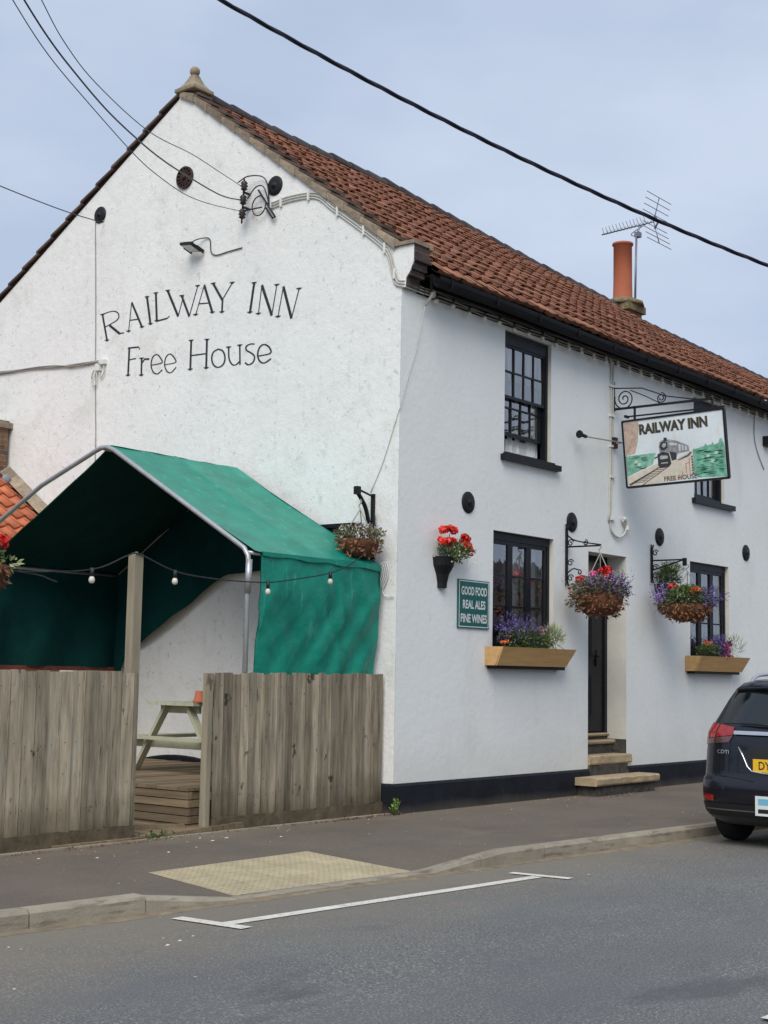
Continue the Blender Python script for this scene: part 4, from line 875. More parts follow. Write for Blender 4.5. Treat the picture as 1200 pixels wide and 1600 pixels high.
# festoon lamps under the gutter
fs_ = thing('festoon_lights', 'string of small lamps hung under the front gutter', 'string lights', (5, -.1, 5.85))
w = MB(); npts = [(.55+.33*i, -.085, 5.90+.012*sin(i*2.1)) for i in range(56)]; w.tube(npts, .008, 6); build('cord', w, 'conduit', fs_)
for i, p in enumerate(npts[:34]):
    w = MB(); w.tube([Vector(p)+Vector((0, 0, .02)), Vector(p)+Vector((0, 0, -.045))], .020, 8); hd = build('lamp_holder', w, 'greenbulb' if i < 9 else 'cable', fs_)
    w = MB(); w.ball(tuple(Vector(p)+Vector((0, 0, -.068))), .030, 10, 6); build('bulb', w, 'bulb', hd)
w = MB(); w.ball((.50, -.07, 5.905), .04, 10, 6); build('end_cap', w, 'bulb', fs_)

# ---- television aerial
ae = thing('television_aerial', 'television aerial with a grid reflector strapped to the chimney pot', 'aerial', (12.02, 3.5, 9.0))
w = MB(); w.tube([(11.96, 3.52, 8.6), (11.99, 3.50, 10.22)], .022, 8); w.tube(crom([(12.03, 3.48, 10.2), (12.06, 3.5, 10.28), (12.1, 3.48, 10.39)], 4), .018, 6); w.box((11.97, 3.44, 10.14), (12.09, 3.54, 10.24)); build('mast', w, 'alu', ae)
w = MB(); b0 = Vector((12.1, 3.18, 10.42)); b1 = Vector((12.1, 4.34, 10.36)); w.tube([b0, b1], .014, 6)
for k in range(13):
    q = b0.lerp(b1, .12+.068*k); L_ = .17-.004*k
    w.tube([q+Vector((-L_, 0, .10)), q+Vector((-L_*.4, 0, .0)), q+Vector((L_*.4, 0, 0)), q+Vector((L_, 0, .10))], .0055, 5)
build('boom', w, 'alu', ae)
w = MB(); w.tube([(12.1, 3.16, 10.27), (12.1, 3.08, 10.40), (12.1, 3.16, 10.54)], .02, 6)
for s_ in (-1, 1):
    tip = Vector((12.1, 3.16-.10, 10.42+s_*.46)); w.tube([b0, tip], .010, 5)
    for k in range(4):
        q = b0.lerp(tip, .25+.25*k); w.tube([q+Vector((-.50, 0, 0)), q+Vector((.50, 0, 0))], .0075, 5)
build('reflector', w, 'alu', ae)
w = MB(); w.tube(crom([b0+Vector((0, .2, -.03)), (12.1, 3.6, 10.3), (12.05, 3.65, 10.22), (12.03, 3.5, 10.15)], 5), .008, 5); build('lead', w, 'wire', ae)

# ================================================================== FLOWERS
def blob(mb, c, rad, n, L, w_, up=.4, shell=.5):
    for i in range(n):
        v = Vector((rng.gauss(0, 1), rng.gauss(0, 1), rng.gauss(0, 1))).normalized(); k = rng.random()**(1-shell) if shell < 1 else 1
        k = shell+(1-shell)*rng.random()
        p = Vector(c)+Vector((v.x*rad[0], v.y*rad[1], v.z*rad[2]))*k
        d = (v+Vector((rng.gauss(0, .5), rng.gauss(0, .5), rng.gauss(0, .5)+up))); mb.tint = max(-1, min(1, rng.gauss(0, .55)))
        mb.leaf(p, d, v, L*rng.uniform(.6, 1.3), w_*rng.uniform(.6, 1.3))
def heads(mb, cs, r_, n=26, pet=.022):
    for c in cs:
        t0 = rng.uniform(-.4, .4)
        for i in range(n):
            v = Vector((rng.gauss(0, 1), rng.gauss(0, 1), rng.gauss(0, 1)+.5)).normalized(); mb.tint = t0+rng.uniform(-.5, .5)
            p = Vector(c)+v*r_*rng.uniform(.6, 1.0); a = v.cross(Vector((0, 0, 1)))
            if a.length < .01: a = Vector((1, 0, 0))
            a.normalize(); b = v.cross(a)
            mb.add([p+a*pet, p+b*pet+v*.004, p-a*pet, p-b*pet-v*.004], [(0, 1, 2, 3)])
def sprays(mb, c, rad, n, L, pet, out=(0, 0, 1)):
    """loose trailing stems ending in small petals"""
    for i in range(n):
        v = Vector((rng.gauss(0, 1)*rad[0], rng.gauss(0, 1)*rad[1], rng.gauss(0, 1)*rad[2])); p = Vector(c)+v*.6; mb.tint = rng.uniform(-1, 1)
        d = (v.normalized()+Vector(out)*.5+Vector((rng.gauss(0, .3), rng.gauss(0, .3), rng.gauss(0, .3)))).normalized()
        mb.leaf(p, d, (0, 0, 1), L, pet*.35); e = p+d*L
        for k in range(3): mb.leaf(e-d*L*.3*k, (rng.gauss(0, 1), rng.gauss(0, 1), rng.gauss(0, 1)), d, pet, pet*.8)
def basket(label, c, r_, dep, hang, plants, group='hanging flower baskets'):
    t = thing('hanging_basket', label, 'flower basket', (c[0], c[1], c[2]-dep), group)
    w = MB(); n = 8; w.lathe([(r_*.30, -dep), (r_*.62, -dep*.93), (r_*.86, -dep*.68), (r_*.97, -dep*.35), (r_, 0), (r_*.9, .0), (r_*.6, -.02)], c, 20)
    bk = build('basket', w, 'coir', t)
    w = MB()
    for i in range(150):
        a = rng.random()*2*pi; h = rng.random(); rr = r_*(.45+.6*math.sqrt(1-(h)**2.2)); p = Vector((c[0]+rr*cos(a), c[1]+rr*sin(a), c[2]-dep*h)); w.tint = rng.uniform(-1, 1)
        w.leaf(p, (cos(a)*.3+rng.gauss(0, .5), sin(a)*.3+rng.gauss(0, .5), rng.gauss(-.3, .4)), (cos(a), sin(a), 0), rng.uniform(.04, .085), .03)
    build('dead_leaves', w, 'dryleaf', bk)
    w = MB()
    for k in range(3):
        a = 2*pi*k/3+.5; w.tube([(c[0]+r_*.95*cos(a), c[1]+r_*.95*sin(a), c[2]), (c[0], c[1], hang-.10)], .007, 5)
    w.tube(crom([(c[0], c[1], hang-.10), (c[0], c[1]+.02, hang-.06), (c[0], c[1]-.015, hang-.02), (c[0], c[1], hang+.01)], 4), .007, 5)
    build('chain', w, 'conduit', t)
    for nm, m_, fn in plants:
        w = MB(); fn(w); build(nm, w, m_, t)
    return t
def wbracket(label, x, ztop, zbot, arm, zarm, style=0):
    t = thing('hanging_bracket', label, 'bracket', (x, 0, zbot), 'iron wall brackets for baskets')
    w = MB(); w.box((x-.016, -.03, zbot+.06), (x+.016, -.001, ztop-.06))
    for s_ in (-1, 1):
        w.tube([(x+s_*.008, -.02, ztop-.08), (x+s_*.035, -.025, ztop)], .011, 5); w.tube([(x+s_*.008, -.02, zbot+.08), (x+s_*.035, -.025, zbot)], .011, 5)
    build('wall_bar', w, 'iron', t)
    w = MB(); w.tube([(x, -.02, zarm), (x, -arm, zarm)], .012, 6)
    if style == 0: w.tube(crom([(x, -.02, zarm+.16), (x, -.12, zarm+.09), (x, -.28, zarm+.05), (x, -arm, zarm+.01)], 5), .010, 6)
    else: w.tube([(x, -.02, zarm-.14), (x, -arm, zarm+.0)], .011, 6); w.box((x-.02, -arm-.03, zarm-.09), (x+.02, -arm+.02, zarm+.02))
    build('arm', w, 'iron', t)
    w = MB()
    zz = [zarm+.05, zbot+.10, zbot+.30] if style == 0 else [zarm+.11, zarm-.10, zbot+.10]
    for z in zz: w.tube(spiral((-.075, z), .048, 1.3, pi*.9, -1, 18, x, .012), .008, 5)
    if style == 0:
        w.tube(spiral((-.30, zarm+.045), .04, 1.2, 1.6, 1, 18, x, .012), .008, 5); w.tube(crom([(x, -.02, zbot+.16), (x, -.12, zbot+.22), (x, -.20, zbot+.20)], 4)+spiral((-.21, zbot+.17), .035, 1.0, 1.2, 1, 12, x, .012), .009, 5)
    build('scroll', w, 'iron', t)
    return t
b1 = (3.60, -.52, 2.55)
wbracket('black scrolled bracket left of the doorway holding a basket', 3.60, 3.50, 2.69, .53, 3.20)
basket('hanging basket in front of the doorway with red geraniums and blue trailing lobelia', b1, .30, .26, 3.20, [
    ('foliage', 'olive', lambda w: (blob(w, (b1[0], b1[1], b1[2]+.08), (.38, .40, .17), 1500, .055, .026), blob(w, (b1[0]-.02, b1[1]+.10, b1[2]-.06), (.34, .36, .14), 500, .06, .022, -.3))),
    ('leaves', 'dryleaf', lambda w: blob(w, (b1[0]-.12, b1[1], b1[2]-.03), (.26, .26, .08), 160, .06, .03, -.2)),
    ('violet_flowers', 'violet', lambda w: (sprays(w, (b1[0], b1[1]-.30, b1[2]+.10), (.10, .11, .14), 170, .055, .02), sprays(w, (b1[0]-.1, b1[1]-.02, b1[2]+.16), (.18, .20, .08), 110, .06, .02))),
    ('lilac_flowers', 'lilac', lambda w: sprays(w, (b1[0]-.1, b1[1]-.08, b1[2]+.14), (.2, .24, .08), 130, .05, .022)),
    ('pink_geranium', 'pink', lambda w: heads(w, [(b1[0]-.10, b1[1]+.05, b1[2]+.27)], .055, 34)),
    ('red_geranium', 'red', lambda w: heads(w, [(b1[0]-.05, b1[1]-.09, b1[2]+.33), (b1[0]-.08, b1[1]-.16, b1[2]+.32), (b1[0]-.02, b1[1]-.03, b1[2]+.31), (b1[0]-.06, b1[1]-.15, b1[2]+.24), (b1[0]-.12, b1[1]+.21, b1[2]+.22), (b1[0]-.12, b1[1]+.25, b1[2]+.20)], .058, 34)),
    ('orange_flowers', 'orange', lambda w: heads(w, [(b1[0]-.1, b1[1]+.40, b1[2]+.08), (b1[0]-.1, b1[1]+.34, b1[2]+.02)], .03, 12, .015))])
b2 = (5.95, -.58, 2.55)
wbracket('black bracket with a diagonal strut beyond the doorway holding a basket', 5.95, 3.42, 2.87, .53, 3.19, 1)
basket('hanging basket beyond the doorway with purple flowers and a shaggy brown base', b2, .30, .24, 3.11, [
    ('foliage', 'leaf', lambda w: (blob(w, (b2[0]-.05, b2[1]+.0, b2[2]+.10), (.30, .30, .16), 1100, .06, .032), )),
    ('dull_foliage', 'olive', lambda w: blob(w, (b2[0], b2[1]+.05, b2[2]+.0), (.38, .40, .12), 700, .06, .024, -.2)),
    ('brown_leaves', 'dryleaf', lambda w: blob(w, (b2[0]-.02, b2[1]+.02, b2[2]-.07), (.33, .36, .12), 420, .07, .035, -.4)),
    ('lilac_flowers', 'lilac', lambda w: sprays(w, (b2[0]-.1, b2[1]+.34, b2[2]+.12), (.12, .10, .12), 210, .05, .024)),
    ('violet_flowers', 'violet', lambda w: sprays(w, (b2[0]+.05, b2[1]-.34, b2[2]+.10), (.14, .12, .11), 240, .06, .022, (0, -.5, .2))),
    ('red_geranium', 'red', lambda w: heads(w, [(b2[0]-.1, b2[1]+.20, b2[2]+.26), (b2[0]-.1, b2[1]+.15, b2[2]+.25), (b2[0]-.1, b2[1]-.16, b2[2]+.20)], .05, 34)),
    ('orange_flowers', 'orange', lambda w: heads(w, [(b2[0]-.1, b2[1]-.22, b2[2]+.19), (b2[0]-.16, b2[1]-.14, b2[2]+.17)], .045, 26)),
    ('cream_flowers', 'cream', lambda w: heads(w, [(b2[0]-.1, b2[1]-.02, b2[2]+.27), (b2[0]-.12, b2[1]-.08, b2[2]+.25), (b2[0]-.15, b2[1]+.1, b2[2]+.1)], .03, 14, .014))])
b3 = (-.33, .28, 2.98)
t = thing('hanging_bracket', 'plain curved black bracket on the gable beside the green shelter', 'bracket', (0, .4, 2.9), 'iron wall brackets for baskets')
w = MB(); w.box((-.03, .33, 2.90), (-.001, .375, 3.53)); build('wall_bar', w, 'iron', t)
w = MB(); w.tube([(-.02, .35, 3.50), (-.33, .32, 3.55)], .012, 6); w.tube(crom([(-.02, .35, 2.95), (-.08, .35, 3.15), (-.18, .33, 3.36), (-.34, .32, 3.52)], 6), .024, 8); w.box((-.37, .29, 3.49), (-.31, .35, 3.58)); w.tube([(-.05, .30, 2.95), (-.05, .30, 3.28), (-.03, .33, 3.3)], .012, 6); build('arm', w, 'iron', t)
basket('hanging basket on the gable beside the shelter with small white flowers', b3, .22, .21, 3.42, [
    ('foliage', 'olive', lambda w: blob(w, (b3[0], b3[1], b3[2]+.05), (.27, .29, .11), 600, .05, .022)),
    ('lilac_flowers', 'lilac', lambda w: sprays(w, (b3[0], b3[1], b3[2]+.10), (.14, .16, .05), 50, .06, .018)),
    ('cream_flowers', 'cream', lambda w: (heads(w, [(b3[0]-.1, b3[1]+rng.uniform(-.25, .27), b3[2]+rng.uniform(.03, .15)) for _ in range(22)], .022, 6, .012), )),
    ('yellow_leaves', 'palegreen', lambda w: (blob(w, (b3[0], b3[1]-.2, b3[2]+.03), (.08, .12, .06), 60, .06, .02), blob(w, (b3[0], b3[1]+.2, b3[2]+.03), (.08, .08, .06), 60, .06, .02)))])
b4 = (-5.46, .02, 2.33)
basket('hanging basket at the left edge with pale red geraniums above the fence', b4, .17, .17, 2.85, [
    ('foliage', 'leaf', lambda w: blob(w, (b4[0]-.02, b4[1], b4[2]+.06), (.15, .15, .08), 220, .05, .025)),
    ('yellow_leaves', 'palegreen', lambda w: (blob(w, (b4[0]+.16, b4[1]-.05, b4[2]+.02), (.10, .08, .04), 50, .07, .025, -.3))),
    ('red_geranium', 'red', lambda w: heads(w, [(b4[0]+.12, b4[1]-.05, b4[2]+.17), (b4[0]+.09, b4[1]-.1, b4[2]+.21), (b4[0]+.05, b4[1]-.1, b4[2]+.22), (b4[0]-.1, b4[1]-.1, b4[2]+.25)], .04, 26))])
t = thing('basket_post', 'timber post with an iron arm carrying the left edge basket', 'post', (-5.42, .3, 0))
w = MB(); w.box((-5.47, .21, -.05), (-5.37, .31, 2.95)); build('post', w, 'post', t)
w = MB(); w.tube([(-5.42, .21, 2.86), (-5.42, -.0, 2.86)], .012, 6); build('arm', w, 'iron', t)

def wallpot(label, c, kind):
    """half-round black trough on the wall; c = rim centre at the wall"""
    t = thing('wall_planter', label, 'planter', c, 'black wall planters')
    w = MB(); n = 10; prof = [(.17, 0, .16), (.155, -.10, .145), (.10, -.20, .09), (.075, -.30, .07), (.07, -.36, .065)]
    o = len(w.v)
    for rx, h, ry in prof:
        for j in range(n+1): a = pi*j/n; w.v.append((c[0]+rx*cos(a), -.002-ry*sin(a), c[2]+h))
    for i in range(len(prof)-1):
        for j in range(n): a = o+i*(n+1)+j; w.face((a, a+1, a+n+2, a+n+1))
    w.face([o+4*(n+1)+j for j in range(n+1)]); w.face([o+j for j in range(n+1)][::-1]); build('trough', w, 'iron', t)
    if kind == 0:
        w = MB(); blob(w, (c[0]+.08, c[1]-.12, c[2]+.08), (.24, .14, .13), 620, .045, .022); blob(w, (c[0]+.24, c[1]-.14, c[2]+.06), (.12, .08, .10), 160, .05, .014)
        for (x, z) in ((-.24, .17), (-.05, .26), (.1, .12)): w.tube([(c[0], c[1]-.1, c[2]), (c[0]+x, c[1]-.15, c[2]+z)], .006, 5)
        build('foliage', w, 'leaf', t)
        w = MB(); heads(w, [(c[0]-.24+rng.uniform(-.03, .03), c[1]-.15, c[2]+.17), (c[0]-.17, c[1]-.16, c[2]+.165), (c[0]-.10, c[1]-.18, c[2]+.17), (c[0]-.03, c[1]-.18, c[2]+.17), (c[0]-.18, c[1]-.15, c[2]+.30), (c[0]-.10, c[1]-.13, c[2]+.31), (c[0]-.01, c[1]-.14, c[2]+.325), (c[0]+.05, c[1]-.14, c[2]+.31),
            (c[0]+.24, c[1]-.16, c[2]+.245), (c[0]+.30, c[1]-.15, c[2]+.225), (c[0]+.21, c[1]-.17, c[2]+.17), (c[0]+.29, c[1]-.17, c[2]+.15), (c[0]+.36, c[1]-.14, c[2]+.12), (c[0]+.17, c[1]-.19, c[2]+.11), (c[0]+.40, c[1]-.14, c[2]+.08)], .052, 36, .024); build('red_geranium', w, 'red', t)
        w = MB(); heads(w, [(c[0]+rng.gauss(.1, .18), c[1]-rng.uniform(.1, .25), c[2]+rng.uniform(-.06, .16)) for _ in range(34)], .012, 5, .010); build('cream_flowers', w, 'cream', t)
    else:
        w = MB(); blob(w, (c[0]+.03, c[1]-.12, c[2]+.10), (.20, .16, .12), 500, .07, .02, .8); blob(w, (c[0]+.1, c[1]-.14, c[2]+.22), (.26, .14, .08), 260, .08, .010, 1.0); build('foliage', w, 'leaf', t)
        w = MB(); blob(w, (c[0]+.1, c[1]-.14, c[2]+.22), (.24, .14, .08), 160, .08, .010, 1.0); build('grasses', w, 'palegreen', t)
wallpot('black wall planter with bright red geraniums left of the first window', (.83, -.002, 2.86), 0)
wallpot('black wall planter with grassy foliage behind the second hanging basket', (6.22, -.002, 2.86), 1)

def trough(label, x0, x1, kind):
    t = thing('window_box', label, 'planter', (x0, 0, 1.60), 'wooden window boxes')
    zt, zb_ = 1.850, 1.625; d = -.27; db = -.17; th = .022; ov = .10
    w = MB()
    w.prism([(x0, d, zt), (x0+ov*.15, db, zb_), (x1-ov, db, zb_), (x1, d, zt)], (0, th, 0))
    w.prism([(x0, -.004, zt), (x0, -.004, zb_), (x0+.0, db+.02, zb_), (x0, d+.02, zt)], (th, 0, 0))
    w.prism([(x1-th, -.004, zt), (x1-th-ov, -.004, zb_), (x1-th-ov, db+.02, zb_), (x1-th, d+.02, zt)], (th, 0, 0))
    w.box((x0+.03, db+.02, zb_), (x1-ov-.03, -.004, zb_+.02)); build('box', w, 'newwood', t)
    w = MB(); w.box((x0+.025, d+.025, zt-.05), (x1-.06, -.01, zt-.03)); build('soil', w, 'earth', t)
    c = lambda u, dy, z: (x0+(x1-x0)*u, -.14+dy, zt+z)
    if kind == 0:
        w = MB(); blob(w, c(.42, 0, .10), (.60, .12, .14), 1100, .06, .022, .7); build('foliage', w, 'leaf', t)
        w = MB(); blob(w, c(.74, -.03, .13), (.17, .12, .13), 380, .11, .012, 1.0); build('grasses', w, 'palegreen', t)
        w = MB(); sprays(w, c(.27, .0, .22), (.22, .08, .11), 260, .06, .026); sprays(w, c(.50, .0, .2), (.15, .08, .07), 120, .05, .022); build('violet_flowers', w, 'violet', t)
        w = MB(); heads(w, [c(rng.uniform(.50, .66), -.03, rng.uniform(.12, .26)) for _ in range(16)], .022, 10, .014); build('pink_flowers', w, mat('pale_pink_petals', (.55, .25, .34), .6, .2, 20, tint=.5), t)
        w = MB(); heads(w, [c(rng.uniform(.04, .16), -.05, rng.uniform(.04, .15)) for _ in range(8)], .02, 8, .014); build('orange_flowers', w, 'orange', t)
    else:
        w = MB(); blob(w, c(.30, 0, .08), (.34, .12, .10), 650, .06, .024, .7); build('foliage', w, 'leaf', t)
        w = MB(); sprays(w, c(.48, -.02, .14), (.20, .08, .11), 330, .07, .026); build('violet_flowers', w, 'violet', t)
        w = MB(); heads(w, [c(rng.uniform(.52, .68), -.06, rng.uniform(-.02, .22)) for _ in range(18)], .03, 14, .02); build('red_flowers', w, mat('crimson_petals', (.52, .03, .08), .6, .2, 20, tint=.5), t)
        w = MB(); heads(w, [c(rng.uniform(.14, .40), -.02, rng.uniform(.12, .22)) for _ in range(12)], .024, 10, .016); build('orange_flowers', w, 'orange', t)
        w = MB(); blob(w, c(.82, 0, .16), (.30, .08, .15), 130, .12, .009, .9); build('grasses', w, 'palegreen', t)
trough('new pine window box below the first window with blue lobelia and grasses', 1.745, 3.44, 0)
trough('new pine window box below the far window with purple and crimson flowers', 7.01, 8.72, 1)
# small weed at the corner
w = MB()
for i in range(26): w.tint = rng.uniform(-.5, 1); w.leaf((-.12+rng.uniform(-.04, .07), -.09+rng.uniform(-.03, .02), .0+rng.uniform(0, .13)), (rng.gauss(0, .6), rng.gauss(-.3, .5), rng.uniform(0, 1)), (0, -1, 0), .045, .03)
for i in range(5): w.tube([(-.10+.01*i, -.08, -.03), (-.14+.035*i, -.10, .06+.015*i)], .003, 4)
M['weed'] = mat('bright_weed', (0.16, 0.26, 0.04), 0.6, 0.2, 20, tint=0.4)
tag(build('weed', w, 'weed'), 'small bright green weed growing at the foot of the corner', 'plant')
w = MB()
for i in range(46): w.tint = rng.uniform(-1, .8); w.leaf((-3.50+rng.gauss(0, .10), .03+rng.gauss(0, .03), -.03+rng.uniform(0, .05)), (rng.gauss(0, .6), rng.gauss(-.2, .5), rng.uniform(.1, 1)), (0, -1, 0), .045, .02)
tag(build('weed', w, 'leaf'), 'low dark green weed growing in the gateway beside the left fence', 'plant')
# ================================================================== YARD
# fences of feather-edge boards
def fence(label, x0, x1, ztop, wd, seed, parts):
    r_ = random.Random(seed); t = thing('wooden_fence', label, 'fence', ((x0+x1)/2, .13, 0), 'weathered board fences'); w = MB(); x = x0; k = 0
    while x < x1-.03:
        b = min(x1, x+wd*r_.uniform(.86, 1.14)); yo = .128+(.006 if k % 2 else 0)+r_.uniform(-.003, .003); zt = ztop(x)+r_.uniform(-.010, .010); zb_ = .085+r_.uniform(-.012, .012); w.tint = max(-1, min(1, r_.gauss(0, .55))); ln = r_.uniform(-.004, .004)
        tw = r_.uniform(.004, .014)
        vs = []
        for z, lx in ((zb_, -ln), (zt, ln)):
            vs += [(x+.002+lx, yo, z), (b-.005+lx, yo-tw*.3, z), (b-.005+lx, yo+.012, z), (x+.002+lx, yo+.018, z)]
        w.add(vs, [(0, 1, 5, 4), (1, 2, 6, 5), (2, 3, 7, 6), (3, 0, 4, 7), (4, 5, 6, 7), (3, 2, 1, 0)]); x = b; k += 1
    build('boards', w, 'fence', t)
    w = MB(); x = x0+.05
    while x < x1-.03:
        for z in (.30, .85, 1.34):
            if r_.random() < .8: w.lathe([(.005, -.004), (.004, -.006)], (x+r_.uniform(-.02, .02), .122, z+r_.uniform(-.02, .02)), 6, 'Y')
        x += wd
    build('nails', w, 'iron', t)
    w = MB(); n = int((x1-x0)/.12)
    for i in range(n):
        a, b = x0+(x1-x0)*i/n, x0+(x1-x0)*(i+1)/n; j = r_.uniform(0, .012); w.add([(a, .112, -.15), (b, .112, -.15), (b, .112-.0, .10-j), (a, .112, .10-j), (a, .14, .10-j), (b, .14, .10-j)], [(0, 1, 2, 3), (3, 2, 5, 4)])
    w.add([(x1, .112, -.15), (x1, .145, -.15), (x1, .145, .09), (x1, .112, .09)], [(0, 1, 2, 3)]); w.add([(x0, .112, -.15), (x0, .145, -.15), (x0, .145, .09), (x0, .112, .09)], [(3, 2, 1, 0)])
    build('gravel_board', w, 'gravel_board', t)
    w = MB()
    for z in (.30, .85, 1.34): w.box((x0-.0, .150, z-.035), (x1-.0, .19, z+.035))
    build('rails', w, 'post', t)
    for p in parts:
        w = MB(); w.box(*p); build('post', w, 'post', t)
    return t
fl_ = fence('grey board fence left of the gateway with boards up to its tall post', -12.0, -3.665, lambda x: 1.472, .138, 3, [((-9.6, .192, -.1), (-9.5, .29, 1.45)), ((-5.6, .192, -.1), (-5.5, .29, 1.45)), ((-7.4, .192, -.1), (-7.3, .29, 1.45))])
fr_ = fence('grey board fence between the gateway and the building corner', -2.665, -.045, lambda x: 1.474+(x+2.7)*.009, .112, 5, [((-2.772, .112, -.1), (-2.716, .195, 1.475)), ((-2.665, .215, -.1), (-2.60, .29, 1.46)), ((-.2, .192, -.1), (-.11, .28, 1.45))])
w = MB()
for z in (.30, .85, 1.34): w.box((-2.716, .150, z-.035), (-2.665, .19, z+.035))
build('rail_ends', w, 'post', fr_)
tp = thing('tall_post', 'tall square timber post rising above the fence at the gateway', 'post', (-3.68, .2, 0))
w = MB(); w.box((-3.735, .150, -.1), (-3.638, .248, 2.555)); w.box((-3.70, .18, 2.555), (-3.68, .20, 2.58)); build('post', w, 'post', tp)
# yard floor: sloping boards, deck with stacked front edge
w = MB()
for i in range(16): w.tint = rng.uniform(-1, 1); x = -4.6+i*.145; w.box((x, .06, -.06), (x+.138, 2.6, -.012+.05*max(0, (i-6)/10)))
struct('yard_boards', w, 'deck')
g = MB(); g.box((-9, .30, -.15), (-.02, 9.5, -.03)); struct('yard_ground', g, 'dirt')
dk = thing('timber_deck', 'low timber deck with stacked board edge under the shelter', 'deck', (-1.4, 2.3, 0))
w = MB(); y = .27
while y < 4.9: w.tint = rng.uniform(-1, 1); w.box((-2.86, y, .345), (-.04, y+.138, .378+rng.uniform(-.003, .003))); y += .144
build('deck_boards', w, 'deck', dk)
w = MB()
for k in range(5): w.tint = rng.uniform(-1, 1); w.box((-2.845+rng.uniform(-.01, .01), .27, -.04+.077*k), (-2.80, 4.9, .028+.077*k)); w.box((-2.80, .285+rng.uniform(-.01, .0), -.04+.077*k), (-.05, .30, .028+.077*k))
build('edge_boards', w, 'deck', dk)
w = MB(); w.beam((-3.62, .72, .02), (-2.90, .26, .02), .07, .05); tag(build('loose_plank', w, 'deck'), 'loose plank lying aslant at the foot of the deck in the gateway', 'plank')
# picnic table, long axis along x
pt = thing('picnic_table', 'pale green painted picnic table seen end on through the gateway', 'picnic table', (-1.0, 1.8, .378))
X0, X1, YC, ZD = -1.62, -.35, 1.76, .378
w = MB()
for k in range(5): w.box((X0-.10, YC-.36+.146*k, 1.115), (X1+.1, YC-.36+.146*k+.138, 1.15))
build('tabletop', w, 'table', pt)
for s_ in (-1, 1):
    w = MB(); w.box((X0-.1, YC+s_*.66-.12, .735), (X1+.1, YC+s_*.66+.12, .77)); build('bench_seat', w, 'table', pt)
for X in (X0, X1-.05):
    for s_ in (-1, 1):
        w = MB(); w.beam((X+.02+.001*s_, YC+s_*.17, 1.112), (X+.02+.001*s_, YC+s_*.66, ZD+.0), .04, .09, (1, 0, 0)); build('leg', w, 'table', pt)
    w = MB(); w.box((X+.045, YC-.30, 1.03), (X+.085, YC+.30, 1.114)); w.box((X+.045, YC-.76, .645), (X+.085, YC+.76, .735)); w.box((X-.03, YC-.78, .735-.0), (X-.101, YC+.78, .772)) if X == X0 else None; build('cross_beam', w, 'table', pt)
w = MB(); w.lathe([(.068, 0), (.072, .004), (.070, .03), (.062, .032), (.045, .125), (.043, .128)], (-1.60, 1.43, 1.151), 18); tag(build('flower_pot', w, 'pot'), 'small terracotta flower pot upturned on the picnic table', 'flower pot')

# ---- the shelter
sh = thing('canopy_shelter', 'green tarpaulin shelter on a bent silver tube frame against the gable', 'shelter', (-1.2, 2.3, .38))
def hoop(x, left):
    L_ = [(x, 4.86, ZD), (x, 4.86, 2.75), (x, 4.80, 2.9), (x, 4.27, 3.215), (x, 3.52, 3.59)] if left else [(x, 4.50, ZD), (x, 4.50, 2.6), (x, 4.42, 2.74), (x, 3.6, 3.22)]
    return L_+[(x, 2.60, 3.915), (x, 2.50, 3.945), (x, 2.40, 3.945), (x, 2.28, 3.90), (x, .36, 2.80), (x, .25, 2.735), (x, .195, 2.66), (x, .18, 2.56), (x, .19, 2.4), (x, .195, ZD)]
w = MB(); P = [Vector(p) for p in hoop(-2.2, True)]; w.tube(P, .027, 10); w.tube([(-2.2, .176, 2.62), (-2.2, .186, 2.28)], .034, 10); build('front_hoop', w, 'galv', sh)
w = MB(); w.tube([(-.17, 4.44, 2.72), (-.17, 2.60, 3.86), (-.17, 2.45, 3.92), (-.17, 2.3, 3.86), (-.17, .3, 2.74)], .012, 6); w.tube([(-.08, 4.5, ZD), (-.08, 4.5, 2.7)], .012, 6); build('rear_hoop', w, 'conduit', sh)
w = MB(); w.tube([(-2.2, 2.45, 3.93), (-.16, 2.45, 3.93)], .02, 8); w.tube([(-2.2, .20, 2.69), (-.16, .20, 2.69)], .02, 8); w.tube([(-2.2, 4.5, 2.70), (-.16, 4.5, 2.70)], .02, 8); build('rail', w, 'galv', sh)
def nz_(x, y, z, s=1.0): return noise.noise(Vector((x*s, y*s, z*s)))
def right_slope(u, v):
    x = -2.165+(2.05)*u; t = v; y = 2.42+(.135-2.42)*t; z = 3.975+(2.705-3.975)*t
    sag = -.035*sin(pi*t)*(1-.6*abs(2*((u*2) % 1)-1))+.012*nz_(x, t, 1, 3.5)-.02*sin(pi*u)*(t**3)
    seam = .014*math.exp(-((u-.5)/.02)**2)
    return (x, y-sag*.4, z+sag+seam)
def left_slope(u, v):
    x = -2.13+2.02*u-.08*v*(1-u); y = 2.42+(4.54-2.42)*v; z = 3.975+(2.72-3.975)*v
    return (x, y, z-.05*sin(pi*v)*(.5+.5*sin(pi*u))+.015*nz_(x, y, 2, 3))
def right_wall(u, v):
    x = -2.06+.02*sin(v*4)+(1.945+.0)*u; z = 2.71+(.45-2.71)*v
    a1 = .030*sin((x*1.0+(2.7-z)*.75)*15)*max(0, min(1, (v-.05)*3))*(.35+.65*max(0, 1-abs(u-.70)*2.6)); a2 = .022*nz_(x*2.0, 3, z*.9, 2.2)+.030*(abs(nz_(x*3.0+z*1.6, 7, z*.9, 1.3))-.25)+.016*(abs(nz_(x*4-z*3, 2, z*.7, 1.5))-.25)
    fold = .022*math.exp(-((u-.66)/.018)**2)-.012*math.exp(-((u-.60)/.03)**2)
    k_ = max(0, min(1, (2.3-z)/.75)); am = (.3+.7*min(1, v*4))*(1-.45*k_)*(0 if z < 1.2 else min(1, (z-1.2)/.2)+0)
    return (x, .145+.075*k_-(a1+a2*1.2+fold)*am, z)
